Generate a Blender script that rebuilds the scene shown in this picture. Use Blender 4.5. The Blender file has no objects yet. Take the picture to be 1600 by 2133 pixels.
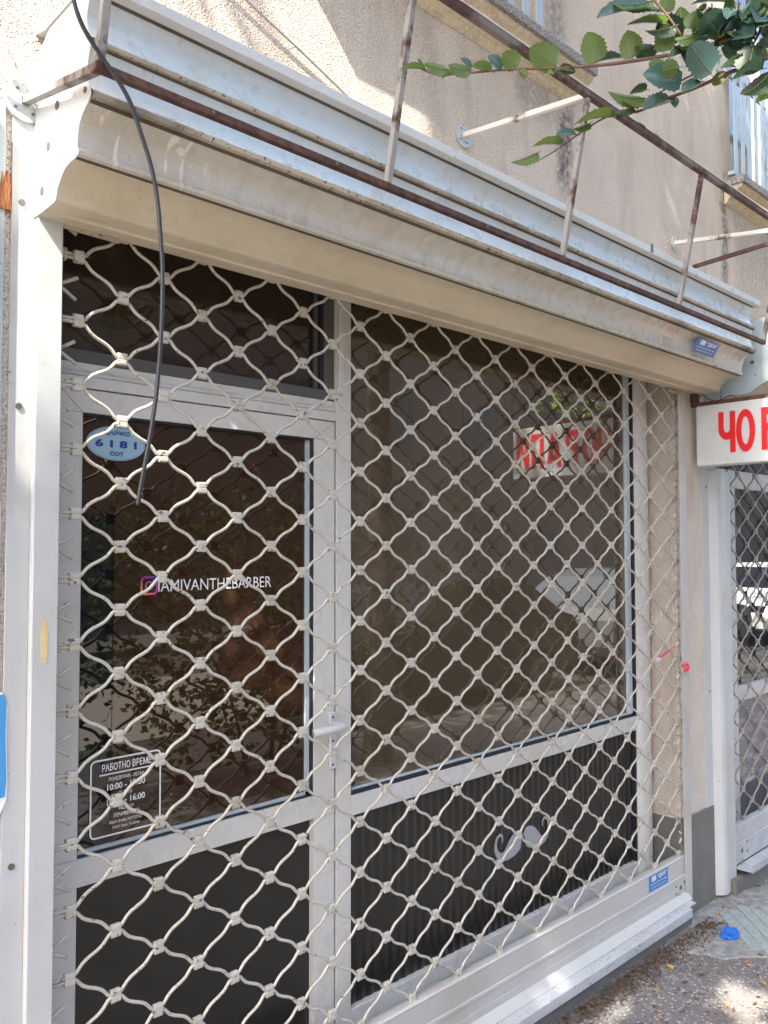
import bpy, bmesh, math, random
from mathutils import Vector, Matrix
random.seed(7)
H = 2.37                       # height of the grille's top line above the pavement; shapes below are written relative to it
A, B = 0.105, 0.0714604        # lattice of the roller grille: column pitch, half row pitch
sc = bpy.context.scene
COL = sc.collection

# ------------------------------------------------------------------ camera
cd = bpy.data.cameras.new('camera'); cam = bpy.data.objects.new('camera', cd); COL.objects.link(cam)
cd.sensor_fit = 'HORIZONTAL'; cd.sensor_width = 36.0; cd.lens = 36.0 * 1720.03 / 1600.0
cd.clip_start = 0.05; cd.clip_end = 400
R0 = Vector((0.7236755, -0.6901388, -0.0014506)); R1 = Vector((0.0266942, 0.0300916, -0.9991906)); R2 = Vector((0.6896239, 0.7230511, 0.0401993))
M = Matrix.Identity(4)
for i in range(3):
    M[i][0] = R0[i]; M[i][1] = -R1[i]; M[i][2] = -R2[i]
M[0][3] = -0.7597394; M[1][3] = -1.7793382; M[2][3] = -0.7126039 + H
cam.matrix_world = M
sc.camera = cam

# ------------------------------------------------------------------ light
SUN = Vector((-0.60, -0.19, 0.77)).normalized()
world = bpy.data.worlds.new('World'); sc.world = world; world.use_nodes = True
wn = world.node_tree; wn.nodes.clear()
sky = wn.nodes.new('ShaderNodeTexSky'); sky.sky_type = 'NISHITA'; sky.sun_disc = False
sky.sun_elevation = math.asin(SUN.z); sky.sun_rotation = math.atan2(SUN.x, SUN.y)
sky.air_density = 0.9; sky.dust_density = 2.8
bgn = wn.nodes.new('ShaderNodeBackground'); bgn.inputs['Strength'].default_value = 0.15
wo = wn.nodes.new('ShaderNodeOutputWorld')
wn.links.new(sky.outputs[0], bgn.inputs['Color']); wn.links.new(bgn.outputs[0], wo.inputs['Surface'])
sd = bpy.data.lights.new('sun', 'SUN'); sd.energy = 3.2; sd.angle = math.radians(0.5); sd.color = (1.0, 0.93, 0.82)
so = bpy.data.objects.new('sun', sd); COL.objects.link(so); so.rotation_euler = SUN.to_track_quat('Z', 'Y').to_euler(); so.location = (-5, -5, 12)
sc.view_settings.view_transform = 'Standard'; sc.view_settings.look = 'None'
sc.view_settings.gamma = 1.0; sc.view_settings.use_curve_mapping = False
sc.view_settings.exposure = 2.92

# ------------------------------------------------------------------ materials
class NT:
    def __init__(s, name):
        s.m = bpy.data.materials.new(name); s.m.use_nodes = True; s.t = s.m.node_tree; s.t.nodes.clear()
        s.o = s.n('ShaderNodeOutputMaterial'); s.b = s.n('ShaderNodeBsdfPrincipled'); s.l(s.b.outputs[0], s.o.inputs['Surface'])
        s.tc = s.n('ShaderNodeNewGeometry').outputs['Position']
    def n(s, t, **k):
        x = s.t.nodes.new(t)
        for a, v in k.items(): setattr(x, a, v)
        return x
    def l(s, a, b): s.t.links.new(a, b)
    def map(s, sx=1, sy=1, sz=1, src=None):
        m = s.n('ShaderNodeMapping'); s.l(src or s.tc, m.inputs['Vector']); m.inputs['Scale'].default_value = (sx, sy, sz); return m.outputs[0]
    def noise(s, scale, detail=4, rough=0.55, v=None, dist=0):
        x = s.n('ShaderNodeTexNoise'); s.l(v or s.tc, x.inputs['Vector']); x.inputs['Scale'].default_value = scale
        x.inputs['Detail'].default_value = detail; x.inputs['Roughness'].default_value = rough; x.inputs['Distortion'].default_value = dist; return x.outputs['Fac']
    def vor(s, scale, v=None, feat='F1', out='Distance'):
        x = s.n('ShaderNodeTexVoronoi', feature=feat); s.l(v or s.tc, x.inputs['Vector']); x.inputs['Scale'].default_value = scale; return x.outputs[out]
    def ramp(s, f, a, b, ca=0.0, cb=1.0):
        x = s.n('ShaderNodeMapRange'); x.interpolation_type = 'SMOOTHSTEP'; s.l(f, x.inputs['Value'])
        x.inputs['From Min'].default_value = a; x.inputs['From Max'].default_value = b
        x.inputs['To Min'].default_value = ca; x.inputs['To Max'].default_value = cb; return x.outputs[0]
    def mix(s, f, a, b):
        x = s.n('ShaderNodeMix', data_type='RGBA')
        for v, i in ((f, 0), (a, 6), (b, 7)):
            if hasattr(v, 'links'): s.l(v, x.inputs[i])
            elif i == 0: x.inputs[0].default_value = v
            else: x.inputs[i].default_value = (*v, 1)
        return x.outputs[2]
    def math(s, op, a, b=0.0):
        x = s.n('ShaderNodeMath', operation=op)
        for i, v in enumerate((a, b)):
            if hasattr(v, 'links'): s.l(v, x.inputs[i])
            else: x.inputs[i].default_value = v
        return x.outputs[0]
    def bump(s, h, strength, dist):
        x = s.n('ShaderNodeBump'); x.inputs['Strength'].default_value = strength; x.inputs['Distance'].default_value = dist
        s.l(h, x.inputs['Height']); s.l(x.outputs[0], s.b.inputs['Normal'])
    def set(s, col=None, rough=0.6, metal=0, spec=0.5, ior=None, coat=0):
        if col is not None:
            if hasattr(col, 'links'): s.l(col, s.b.inputs['Base Color'])
            else: s.b.inputs['Base Color'].default_value = (*col, 1)
        if hasattr(rough, 'links'): s.l(rough, s.b.inputs['Roughness'])
        else: s.b.inputs['Roughness'].default_value = rough
        s.b.inputs['Metallic'].default_value = metal; s.b.inputs['Specular IOR Level'].default_value = spec
        if ior: s.b.inputs['IOR'].default_value = ior
        if coat: s.b.inputs['Coat Weight'].default_value = coat; s.b.inputs['Coat Roughness'].default_value = 0.03
        return s.m
    def sep(s):
        x = s.n('ShaderNodeSeparateXYZ'); s.l(s.tc, x.inputs[0]); return x.outputs
    def band(s, v, a, b, e):   # soft box mask of a coordinate
        return s.math('MULTIPLY', s.ramp(v, a - e, a + e), s.ramp(v, b - e, b + e, 1.0, 0.0))

def simple(name, col, rough=0.6, metal=0, var=0.12, scale=12, spec=0.5):
    t = NT(name); f = t.noise(scale, 5)
    return t.set(t.mix(f, tuple(c * (1 - var) for c in col), tuple(min(1, c * (1 + var)) for c in col)), rough, metal, spec)

def painted(name, col, dirt, amt=0.35, rough=0.38, chips=0.0, streak=0.0, scale=1.0):
    """painted sheet metal: soft grime clouds, fine specks, chips through to dark metal, run-off streaks"""
    t = NT(name)
    g = t.ramp(t.noise(2.6 * scale, 6, 0.65), 0.45, 0.75)
    c = t.mix(t.math('MULTIPLY', g, amt), col, dirt)
    fine = t.ramp(t.noise(42 * scale, 5, 0.7), 0.56, 0.72)
    c = t.mix(t.math('MULTIPLY', fine, amt * 0.55), c, tuple(d * 0.8 for d in dirt))
    sp = t.ramp(t.noise(75, 2, 0.5), 0.755, 0.79)
    c = t.mix(t.math('MULTIPLY', sp, 0.8), c, (0.06, 0.045, 0.035))
    if streak:
        s = t.ramp(t.noise(1.0, 4, 0.6, t.map(55, 4, 3)), 0.52, 0.74)
        c = t.mix(t.math('MULTIPLY', s, streak), c, tuple(min(1, d * 1.6) for d in dirt))
        s2 = t.ramp(t.noise(1.0, 5, 0.7, t.map(30, 3, 1.4)), 0.55, 0.8)
        c = t.mix(t.math('MULTIPLY', s2, streak * 0.8), c, (0.30, 0.26, 0.2))
    if streak > 0.4:
        s3 = t.ramp(t.noise(1.0, 2, 0.4, t.map(38, 10, 5), 1.2), 0.62, 0.68)
        c = t.mix(t.math('MULTIPLY', s3, t.ramp(t.noise(1.3, 3), 0.48, 0.6, 0.0, 0.55)), c, (0.8, 0.79, 0.76))
    if chips:
        k = t.ramp(t.noise(95, 3, 0.6), 0.66 - chips * 0.06, 0.70 - chips * 0.06)
        c = t.mix(k, c, (0.055, 0.045, 0.04))
    r = t.ramp(t.noise(20, 4), 0.3, 0.7, rough - 0.08, rough + 0.15)
    t.bump(t.noise(30, 4), 0.12, 0.002)
    return t.set(c, r)

M_ = {}
M_['white'] = painted('white_painted_steel', (0.55, 0.555, 0.55), (0.36, 0.32, 0.25), 0.28, 0.33, 0.0)
M_['alu'] = painted('white_lacquered_frame', (0.55, 0.53, 0.495), (0.42, 0.35, 0.26), 0.35, 0.3)
M_['cream'] = painted('yellowed_cream_sheet', (0.55, 0.49, 0.37), (0.30, 0.23, 0.13), 0.5, 0.42, 0.0, 0.1)
M_['fascia'] = painted('sky_blued_fascia_sheet', (0.49, 0.555, 0.60), (0.42, 0.33, 0.2), 0.5, 0.3, 0.0, 0.32)  # blue of the reflected sky is put into the off-white paint's colour
M_['fascia_low'] = painted('beige_grimy_fascia_sheet', (0.49, 0.475, 0.43), (0.36, 0.29, 0.19), 0.45, 0.26, 0.0, 0.45)
M_['lip'] = painted('grimy_edge_sheet', (0.40, 0.35, 0.27), (0.06, 0.045, 0.03), 0.9, 0.5, 0.8)
M_['grille'] = painted('cream_grille_enamel', (0.42, 0.39, 0.33), (0.30, 0.24, 0.17), 0.6, 0.36, 0.45)
M_['clip'] = painted('cream_clip_enamel', (0.41, 0.38, 0.33), (0.22, 0.18, 0.13), 0.8, 0.42, 0.7)
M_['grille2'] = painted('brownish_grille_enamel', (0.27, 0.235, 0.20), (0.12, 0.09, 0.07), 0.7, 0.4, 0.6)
M_['sill'] = painted('white_sill_flashing', (0.40, 0.415, 0.42), (0.10, 0.075, 0.05), 0.45, 0.35, 0.55)
M_['greywhite'] = painted('pale_blue_grey_paint', (0.42, 0.48, 0.50), (0.2, 0.2, 0.18), 0.35, 0.4)
M_['slat'] = painted('window_slat_paint', (0.38, 0.43, 0.46), (0.25, 0.25, 0.22), 0.25, 0.4)
M_['shadegrey'] = simple('shade_toned_grey_brown', (0.085, 0.077, 0.070), 0.45)  # shade of the transom recess is put into the sash colour
M_['railwhite'] = painted('white_rail_paint', (0.43, 0.435, 0.425), (0.28, 0.24, 0.18), 0.3, 0.36)
M_['barpaint'] = painted('greyed_cream_bar_paint', (0.40, 0.385, 0.36), (0.25, 0.2, 0.15), 0.4, 0.38)
M_['gasket'] = simple('black_gasket', (0.012, 0.013, 0.018), 0.55)
M_['black'] = simple('black_panel', (0.016, 0.0145, 0.013), 0.3, var=0.3, scale=3)
M_['dark'] = simple('dark_gap', (0.02, 0.017, 0.014), 0.8)
M_['cable'] = simple('black_cable', (0.022, 0.02, 0.022), 0.4)
M_['greycable'] = simple('grey_cable', (0.26, 0.25, 0.23), 0.5)
M_['whitecable'] = simple('white_cable', (0.62, 0.60, 0.54), 0.5)
M_['screw'] = simple('dull_screw', (0.16, 0.15, 0.14), 0.45, 0.7)
M_['zinc'] = painted('grey_painted_plate', (0.43, 0.47, 0.47), (0.2, 0.12, 0.07), 0.4, 0.4, 0.3)
M_['rubber'] = simple('tyre_rubber', (0.02, 0.02, 0.02), 0.8)
M_['orange'] = simple('orange_foam', (0.42, 0.17, 0.07), 0.9, var=0.3, scale=60)
M_['bluerag'] = simple('blue_cloth', (0.012, 0.11, 0.42), 0.75, var=0.25, scale=80)
M_['blue'] = simple('blue_print', (0.02, 0.14, 0.42), 0.5, var=0.06)
M_['poster'] = simple('bright_blue_poster_print', (0.05, 0.25, 0.52), 0.5, var=0.08)
M_['whiteprint'] = simple('white_print', (0.72, 0.73, 0.72), 0.5, var=0.04)
M_['vinyl'] = simple('white_vinyl', (0.74, 0.72, 0.71), 0.5, var=0.05)
M_['greyvinyl'] = simple('grey_vinyl', (0.30, 0.315, 0.325), 0.45, var=0.05)
M_['navy'] = simple('navy_print', (0.012, 0.03, 0.24), 0.5, var=0.05)
M_['palebluesticker'] = simple('pale_blue_sticker', (0.28, 0.43, 0.52), 0.4, var=0.05)
M_['redprint'] = simple('red_print', (0.66, 0.012, 0.018), 0.4, var=0.05)
M_['pinkedge'] = simple('pale_red_print_edge', (0.75, 0.40, 0.36), 0.4, var=0.05)
M_['redwire'] = simple('red_plastic', (0.6, 0.02, 0.05), 0.4)
M_['yellowtape'] = simple('yellowed_tape', (0.55, 0.42, 0.2), 0.6, var=0.2, scale=60)
M_['dryleaf'] = simple('dry_leaf', (0.36, 0.2, 0.08), 0.8, var=0.4, scale=60)
M_['litter'] = simple('dry_litter', (0.075, 0.045, 0.026), 0.9, var=0.5, scale=60)
M_['bark'] = simple('bark', (0.085, 0.065, 0.05), 0.9, var=0.5, scale=30)
M_['twig'] = simple('reddish_twig', (0.12, 0.06, 0.045), 0.7, var=0.3, scale=60)
M_['plinth'] = simple('dark_cement_plinth', (0.135, 0.13, 0.115), 0.9, var=0.3, scale=9)

def m_rust(name, base, amt):
    t = NT(name)
    a = t.ramp(t.noise(34, 6, 0.7), 0.42, 0.62); c = t.mix(a, (0.05, 0.02, 0.014), (0.105, 0.048, 0.032))
    b = t.ramp(t.noise(5.5, 5, 0.7), 0.5 - amt, 0.62 - amt)
    c = t.mix(b, base, c)
    sp = t.ramp(t.noise(120, 2), 0.74, 0.78); c = t.mix(sp, c, (0.5, 0.45, 0.4))
    t.bump(t.noise(90, 5), 0.4, 0.002); return t.set(c, 0.72)
M_['rust'] = m_rust('rusty_steel', (0.13, 0.075, 0.06), 0.3)
M_['strut'] = m_rust('rust_streaked_grey_steel', (0.27, 0.255, 0.24), 0.02)
M_['barbrown'] = m_rust('grey_brown_steel_angle', (0.17, 0.135, 0.115), 0.08)
M_['barwhite'] = m_rust('white_steel_with_rust', (0.58, 0.53, 0.48), -0.06)

def m_stucco():
    t = NT('roughcast_stucco'); xyz = t.sep()
    v1 = t.vor(150); n1 = t.noise(190, 4, 0.65); n2 = t.noise(3.2, 5, 0.6)
    base = t.mix(t.ramp(n2, 0.3, 0.7), (0.64, 0.54, 0.45), (0.73, 0.635, 0.535))
    grain = t.ramp(n1, 0.36, 0.64)
    c = t.mix(t.math('MULTIPLY', t.math('SUBTRACT', 1.0, grain), 0.5), base, (0.24, 0.185, 0.15))
    c = t.mix(t.math('MULTIPLY', t.ramp(v1, 0.0, 0.22, 1.0, 0.0), 0.45), c, (0.66, 0.60, 0.53))
    # weather stains under the sill ends, dark bands; broad far-right band is painted shade
    nz = t.math('MULTIPLY', t.math('SUBTRACT', t.noise(7, 4), 0.5), 0.12)
    x = t.math('ADD', xyz[0], nz)
    for (a, b, z0, z1, k) in ((1.86, 1.96, 3.02, 3.36, 0.85), (1.78, 1.9, 3.46, 4.2, 0.5), (3.28, 3.35, 2.95, 3.50, 0.85), (3.42, 3.9, 2.55, 3.4, 0.28), (1.60, 1.82, 3.25, 3.4, 0.4), (0.02, 0.35, 3.0, 3.12, 0.3), (2.65, 2.9, 2.75, 3.2, 0.12)):
        m = t.math('MULTIPLY', t.band(x, a, b, 0.035), t.band(xyz[2], z0, z1, 0.09))
        m = t.math('MULTIPLY', m, t.ramp(t.noise(40, 4), 0.25, 0.6))
        c = t.mix(t.math('MULTIPLY', m, k), c, (0.055, 0.05, 0.048))
    grime = t.math('MULTIPLY', t.ramp(t.noise(1.0, 5, 0.65, t.map(5, 5, 1.1)), 0.48, 0.75), 0.4)
    c = t.mix(grime, c, (0.22, 0.17, 0.13))
    lowg = t.math('MULTIPLY', t.ramp(xyz[2], 0.4, 1.1, 1.0, 0.0), t.ramp(t.noise(6, 4), 0.35, 0.6))
    c = t.mix(t.math('MULTIPLY', lowg, 0.35), c, (0.42, 0.40, 0.37))
    h = t.math('ADD', t.math('MULTIPLY', t.ramp(v1, 0.0, 0.5, 1.0, 0.0), 1.0), t.math('MULTIPLY', n1, 0.9))
    t.bump(h, 1.0, 0.0038); return t.set(c, 0.92)
M_['stucco'] = m_stucco()
def m_stone(name, a, b, sc_, bumpd=0.004):
    t = NT(name); v = t.vor(sc_); n = t.noise(sc_ * 1.3, 4, 0.7)
    c = t.mix(t.ramp(n, 0.38, 0.62), a, b); c = t.mix(t.ramp(v, 0.0, 0.25, 0.6, 0.0), c, tuple(min(1, x * 1.6) for x in b))
    t.bump(n, 0.8, bumpd); return t.set(c, 0.9)
M_['sillstone'] = m_stone('terrazzo_window_sill', (0.07, 0.065, 0.065), (0.40, 0.38, 0.37), 140)
M_['moulding'] = m_stone('peeling_yellow_moulding', (0.46, 0.38, 0.265), (0.56, 0.47, 0.34), 30, 0.01)
M_['tile'] = m_stone('grey_green_paver', (0.20, 0.235, 0.225), (0.27, 0.30, 0.285), 60, 0.0015)
def m_pave():
    t = NT('exposed_aggregate_pavement'); vc = t.n('ShaderNodeTexVoronoi'); t.l(t.tc, vc.inputs['Vector']); vc.inputs['Scale'].default_value = 78
    bw = t.n('ShaderNodeRGBToBW'); t.l(vc.outputs['Color'], bw.inputs[0])
    peb = t.ramp(vc.outputs['Distance'], 0.28, 0.5, 1.0, 0.0)
    show = t.math('MULTIPLY', peb, t.ramp(bw.outputs[0], 0.3, 0.55))
    pc = t.mix(t.ramp(bw.outputs[0], 0.3, 0.8), (0.15, 0.125, 0.11), (0.36, 0.345, 0.34))
    mort = t.mix(t.noise(35, 5, 0.7), (0.085, 0.078, 0.073), (0.19, 0.172, 0.16))
    c = t.mix(show, mort, pc); c = t.mix(t.ramp(t.noise(2.5, 4), 0.5, 0.75, 0.0, 0.5), c, (0.11, 0.075, 0.055))
    t.bump(t.math('ADD', show, t.noise(160, 3)), 0.7, 0.004); return t.set(c, 0.9)
M_['pave'] = m_pave()
def m_cement():
    t = NT('grey_cement_patch'); c = t.mix(t.ramp(t.noise(26, 6, 0.7), 0.35, 0.65), (0.15, 0.145, 0.135), (0.27, 0.265, 0.25))
    c = t.mix(t.ramp(t.noise(6, 4), 0.5, 0.7, 0, 0.5), c, (0.20, 0.15, 0.12)); t.bump(t.noise(60, 5), 0.7, 0.004); return t.set(c, 0.92)
M_['cement'] = m_cement()
M_['asphalt'] = simple('asphalt', (0.06, 0.056, 0.05), 0.9, var=0.3, scale=30)
M_['pebble'] = simple('pale_pebble', (0.27, 0.25, 0.235), 0.8, var=0.3, scale=90)
M_['carglass'] = simple('dark_car_glass', (0.012, 0.013, 0.014), 0.25, var=0.05, spec=0.3)
M_['bounce_lane'] = simple('pale_bounce_concrete', (0.25, 0.225, 0.19), 0.9)
M_['kerb'] = simple('concrete_kerb', (0.11, 0.105, 0.095), 0.9)
M_['facade'] = simple('opposite_facade', (0.12, 0.10, 0.08), 0.9, var=0.15, scale=1.5)
def m_glass(name, col, rough=0.025, dusty=0.0, spec=0.85):
    t = NT(name); c = t.mix(t.ramp(t.noise(1.6, 4), 0.3, 0.7), col, tuple(x * 1.35 for x in col))
    sm = t.ramp(t.noise(1.0, 5, 0.7, t.map(9, 9, 3)), 0.55, 0.8)
    c = t.mix(t.math('MULTIPLY', sm, 0.16 + dusty), c, (0.16, 0.125, 0.09))
    sp = t.ramp(t.noise(55, 2), 0.76, 0.8); c = t.mix(t.math('MULTIPLY', sp, 0.45), c, (0.35, 0.3, 0.24))
    return t.set(c, rough, spec=spec, ior=1.75)
M_['glass'] = m_glass('brown_filmed_glass', (0.026, 0.0115, 0.0055), 0.012, 0.0, 0.42)
M_['glassblack'] = m_glass('black_backed_glass', (0.006, 0.006, 0.007), 0.012, 0.0, 0.42)
M_['glass2'] = m_glass('brown_tinted_window_glass', (0.062, 0.045, 0.027), 0.012, 0.1)
M_['glass4'] = m_glass('dim_transom_glass', (0.030, 0.021, 0.015), 0.012, 0.0, 0.42)
M_['seam'] = painted('grime_filled_seam', (0.10, 0.075, 0.05), (0.02, 0.015, 0.012), 0.8, 0.7, 0.5)
M_['glass3'] = m_glass('dark_window_glass', (0.02, 0.024, 0.024), 0.01)
M_['kickglass'] = m_glass('grey_backed_glass', (0.13, 0.13, 0.135), 0.03)
M_['housglass'] = m_glass('pale_window_glass', (0.07, 0.075, 0.065), 0.1)
def m_leaf(name, top, trans, gloss):
    t = NT(name); f = t.noise(30, 3)
    c = t.mix(f, tuple(x * 0.75 for x in top), tuple(x * 1.25 for x in top)); t.set(c, gloss)
    tr = t.n('ShaderNodeBsdfTranslucent'); tr.inputs[0].default_value = (*trans, 1)
    ms = t.n('ShaderNodeMixShader'); ms.inputs[0].default_value = 0.38
    t.l(t.b.outputs[0], ms.inputs[1]); t.l(tr.outputs[0], ms.inputs[2]); t.l(ms.outputs[0], t.o.inputs['Surface']); return t.m
M_['leaf0'] = m_leaf('leaf_green', (0.095, 0.14, 0.045), (0.15, 0.23, 0.04), 0.5)
M_['leaf1'] = m_leaf('leaf_sky_sheen_green', (0.06, 0.12, 0.11), (0.05, 0.1, 0.05), 0.24)  # blue sky sheen of the leaf tops is put into the colour
M_['leaf2'] = m_leaf('leaf_dark_green', (0.035, 0.062, 0.03), (0.04, 0.08, 0.02), 0.4)
M_['leaf3'] = m_leaf('leaf_bright_green', (0.16, 0.27, 0.03), (0.3, 0.5, 0.04), 0.45)
M_['vein'] = simple('leaf_vein', (0.16, 0.21, 0.08), 0.5)
M_['carred'] = simple('dark_red_car_paint', (0.022, 0.008, 0.007), 0.25, var=0.03)
M_['carwhite'] = simple('white_car_paint', (0.75, 0.75, 0.74), 0.25, var=0.02)
M_['carsilver'] = simple('silver_car_paint', (0.14, 0.15, 0.155), 0.2, 0.2, var=0.02)

# ------------------------------------------------------------------ mesh building helpers
class MB:
    def __init__(s): s.v = []; s.f = []; s.mi = []; s.cur = 0
    def add(s, vs, fs):
        o = len(s.v); s.v += [tuple(v) for v in vs]; s.f += [tuple(i + o for i in f) for f in fs]; s.mi += [s.cur] * len(fs); return s
    def box(s, x0, x1, y0, y1, z0, z1):
        x0, x1 = min(x0, x1), max(x0, x1); y0, y1 = min(y0, y1), max(y0, y1); z0, z1 = min(z0, z1), max(z0, z1)
        v = [(x0, y0, z0), (x1, y0, z0), (x1, y1, z0), (x0, y1, z0), (x0, y0, z1), (x1, y0, z1), (x1, y1, z1), (x0, y1, z1)]
        return s.add(v, [(0, 3, 2, 1), (4, 5, 6, 7), (0, 1, 5, 4), (1, 2, 6, 5), (2, 3, 7, 6), (3, 0, 4, 7)])
    def tube(s, pts, r, n=8, r1=None, caps=True):
        P = [Vector(p) for p in pts]; m = len(P); rings = []; up = None
        for i, p in enumerate(P):
            d = (P[min(i + 1, m - 1)] - P[max(i - 1, 0)]).normalized()
            if up is None: up = d.orthogonal().normalized()
            up = (up - d * up.dot(d)).normalized(); w = d.cross(up); rr = r if r1 is None else r + (r1 - r) * i / (m - 1)
            rings.append([p + (up * math.cos(2 * math.pi * k / n) + w * math.sin(2 * math.pi * k / n)) * rr for k in range(n)])
        vs = [v for q in rings for v in q]; fs = []
        for i in range(m - 1):
            for k in range(n):
                k2 = (k + 1) % n; fs.append((i * n + k, i * n + k2, (i + 1) * n + k2, (i + 1) * n + k))
        if caps: fs += [tuple(reversed(range(n))), tuple((m - 1) * n + k for k in range(n))]
        return s.add(vs, fs)
    def bar(s, p0, p1, w, h, up=(0, 0, 1)):
        a, b = Vector(p0), Vector(p1); d = (b - a).normalized(); u = Vector(up); sd_ = d.cross(u).normalized(); u = sd_.cross(d)
        q = [sd_ * (w / 2) * i + u * (h / 2) * j for i, j in ((-1, -1), (1, -1), (1, 1), (-1, 1))]
        return s.add([a + x for x in q] + [b + x for x in q], [(0, 1, 2, 3), (7, 6, 5, 4), (0, 4, 5, 1), (1, 5, 6, 2), (2, 6, 7, 3), (3, 7, 4, 0)])
    def prism(s, prof, x0, x1):      # closed (y,z) outline pushed along x
        n = len(prof); v = [(x0, y, z) for y, z in prof] + [(x1, y, z) for y, z in prof]
        f = [(i, (i + 1) % n, n + (i + 1) % n, n + i) for i in range(n)] + [tuple(range(n))[::-1], tuple(range(n, 2 * n))]
        return s.add(v, f)
    def sheet(s, prof, x0, x1, t=0.0012, nx=1):   # open (y,z) line pushed along x with thickness t towards the wall
        P = [Vector((0, y, z)) for y, z in prof]; Q = []
        for i, p in enumerate(P):
            d = (P[min(i + 1, len(P) - 1)] - P[max(i - 1, 0)]).normalized(); Q.append(p + Vector((0, d.z, -d.y)) * t)
        ring = [(p.y, p.z) for p in P] + [(q.y, q.z) for q in reversed(Q)]
        return s.prism(ring, x0, x1)
    def disc(s, c, ax, r, th, n=24):   # disc with its axis along ax ('x','y','z')
        k = 'xyz'.index(ax); p0 = list(c); p1 = list(c); p1[k] += th
        return s.tube([p0, p1], r, n)
    def quadface(s, a, b, c, d): return s.add([a, b, c, d], [(0, 1, 2, 3)])
    def build(s, name, mat, parent=None, smooth=False, bevel=0, seg=2, kind=None, label=None):
        me = bpy.data.meshes.new(name); off = Vector((0, 0, H)) - (parent.matrix_world.translation if parent else Vector((0, 0, 0)))
        me.from_pydata([tuple(Vector(v) + off) for v in s.v], [], s.f)
        for m in (mat if isinstance(mat, (list, tuple)) else [mat]): me.materials.append(M_[m] if isinstance(m, str) else m)
        if isinstance(mat, (list, tuple)): me.polygons.foreach_set('material_index', s.mi)
        bm = bmesh.new(); bm.from_mesh(me); bmesh.ops.recalc_face_normals(bm, faces=bm.faces); bm.to_mesh(me); bm.free()
        if smooth: me.shade_smooth() if hasattr(me, 'shade_smooth') else None
        o = bpy.data.objects.new(name, me); COL.objects.link(o)
        if parent: o.parent = parent; o.matrix_world = Matrix.Translation(parent.matrix_world.translation); o.matrix_parent_inverse = Matrix.Identity(4); o.location = (0, 0, 0)
        if parent and parent.type == 'MESH': pass
        if bevel:
            b = o.modifiers.new('bevel', 'BEVEL'); b.width = bevel; b.segments = seg; b.limit_method = 'ANGLE'; b.angle_limit = math.radians(40)
        if kind: o['kind'] = kind
        if label: o['label'] = label
        return o

def tag(o, label=None, cat=None, group=None, kind=None):
    for k, v in (('label', label), ('category', cat), ('group', group), ('kind', kind)):
        if v: o[k] = v
    return o
def thing(name, loc, label, cat, group=None):
    o = bpy.data.objects.new(name, None); COL.objects.link(o); o.empty_display_size = 0.1
    o.location = (loc[0], loc[1], loc[2] + H); o.matrix_world = Matrix.Translation(o.location); return tag(o, label, cat, group)
def sub(mb, name, mat, part, **k):
    """a piece of a part: written in place coordinates, parented to the part's mesh (parts sit at their thing's origin)"""
    root = part.parent if part.parent else part
    o = mb.build(name, mat, root, **k); o.parent = part; o.location = (0, 0, 0); return o

def text_mb(txt, box, y, spacing=1.0, bold=0.0, flipx=None, depth=0.0006, res=3):
    """lettering fitted into a rectangle; box=(x0,x1,z0,z1) on a plane y=const, or, with flipx=(xplane), u runs towards -y"""
    cu = bpy.data.curves.new('t', 'FONT'); cu.body = txt; cu.size = 1; cu.offset = bold; cu.space_character = spacing; cu.resolution_u = res; cu.extrude = 0.0
    ob = bpy.data.objects.new('t', cu); COL.objects.link(ob)
    dg = bpy.context.evaluated_depsgraph_get(); me = bpy.data.meshes.new_from_object(ob.evaluated_get(dg))
    vs = [v.co.copy() for v in me.vertices]; fs = [tuple(p.vertices) for p in me.polygons]
    bpy.data.objects.remove(ob); bpy.data.curves.remove(cu); bpy.data.meshes.remove(me)
    xs = [v.x for v in vs]; ys = [v.y for v in vs]; x0, x1, z0, z1 = box
    a, b, c, d = min(xs), max(xs), min(ys), max(ys); mb = MB()
    out = []
    for v in vs:
        u = (v.x - a) / (b - a); w = (v.y - c) / (d - c)
        if flipx is None: out.append((x0 + u * (x1 - x0), y, z0 + w * (z1 - z0)))
        else: out.append((flipx, x0 + u * (x1 - x0), z0 + w * (z1 - z0)))
    mb.add(out, fs); return mb
def ring_mb(outline, y, w):
    """flat band of width w along a closed (x,z) outline"""
    n = len(outline); cx = sum(p[0] for p in outline) / n; cz = sum(p[1] for p in outline) / n; mb = MB(); inn = []
    for i, (x, z) in enumerate(outline):
        p = Vector((x, z)); a = Vector(outline[i - 1]); b = Vector(outline[(i + 1) % n]); t = (b - a).normalized(); nn = Vector((-t.y, t.x))
        if nn.dot(Vector((cx, cz)) - p) < 0: nn = -nn
        inn.append(p + nn * w)
    v = [(x, y, z) for x, z in outline] + [(q.x, y, q.y) for q in inn]
    mb.add(v, [(i, (i + 1) % n, n + (i + 1) % n, n + i) for i in range(n)]); return mb
def rrect(x0, x1, z0, z1, r, k=5):
    o = []
    for cx, cz, a0 in ((x1 - r, z1 - r, 0), (x0 + r, z1 - r, 90), (x0 + r, z0 + r, 180), (x1 - r, z0 + r, 270)):
        for i in range(k + 1):
            a = math.radians(a0 + 90 * i / k); o.append((cx + r * math.cos(a), cz + r * math.sin(a)))
    return o
def flat(outline, y, t=0.0):
    mb = MB(); n = len(outline)
    if t: mb.add([(x, y, z) for x, z in outline] + [(x, y + t, z) for x, z in outline], [tuple(range(n)), tuple(range(n, 2 * n))[::-1]] + [(i, (i + 1) % n, n + (i + 1) % n, n + i) for i in range(n)])
    else: mb.add([(x, y, z) for x, z in outline], [tuple(range(n))])
    return mb

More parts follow.
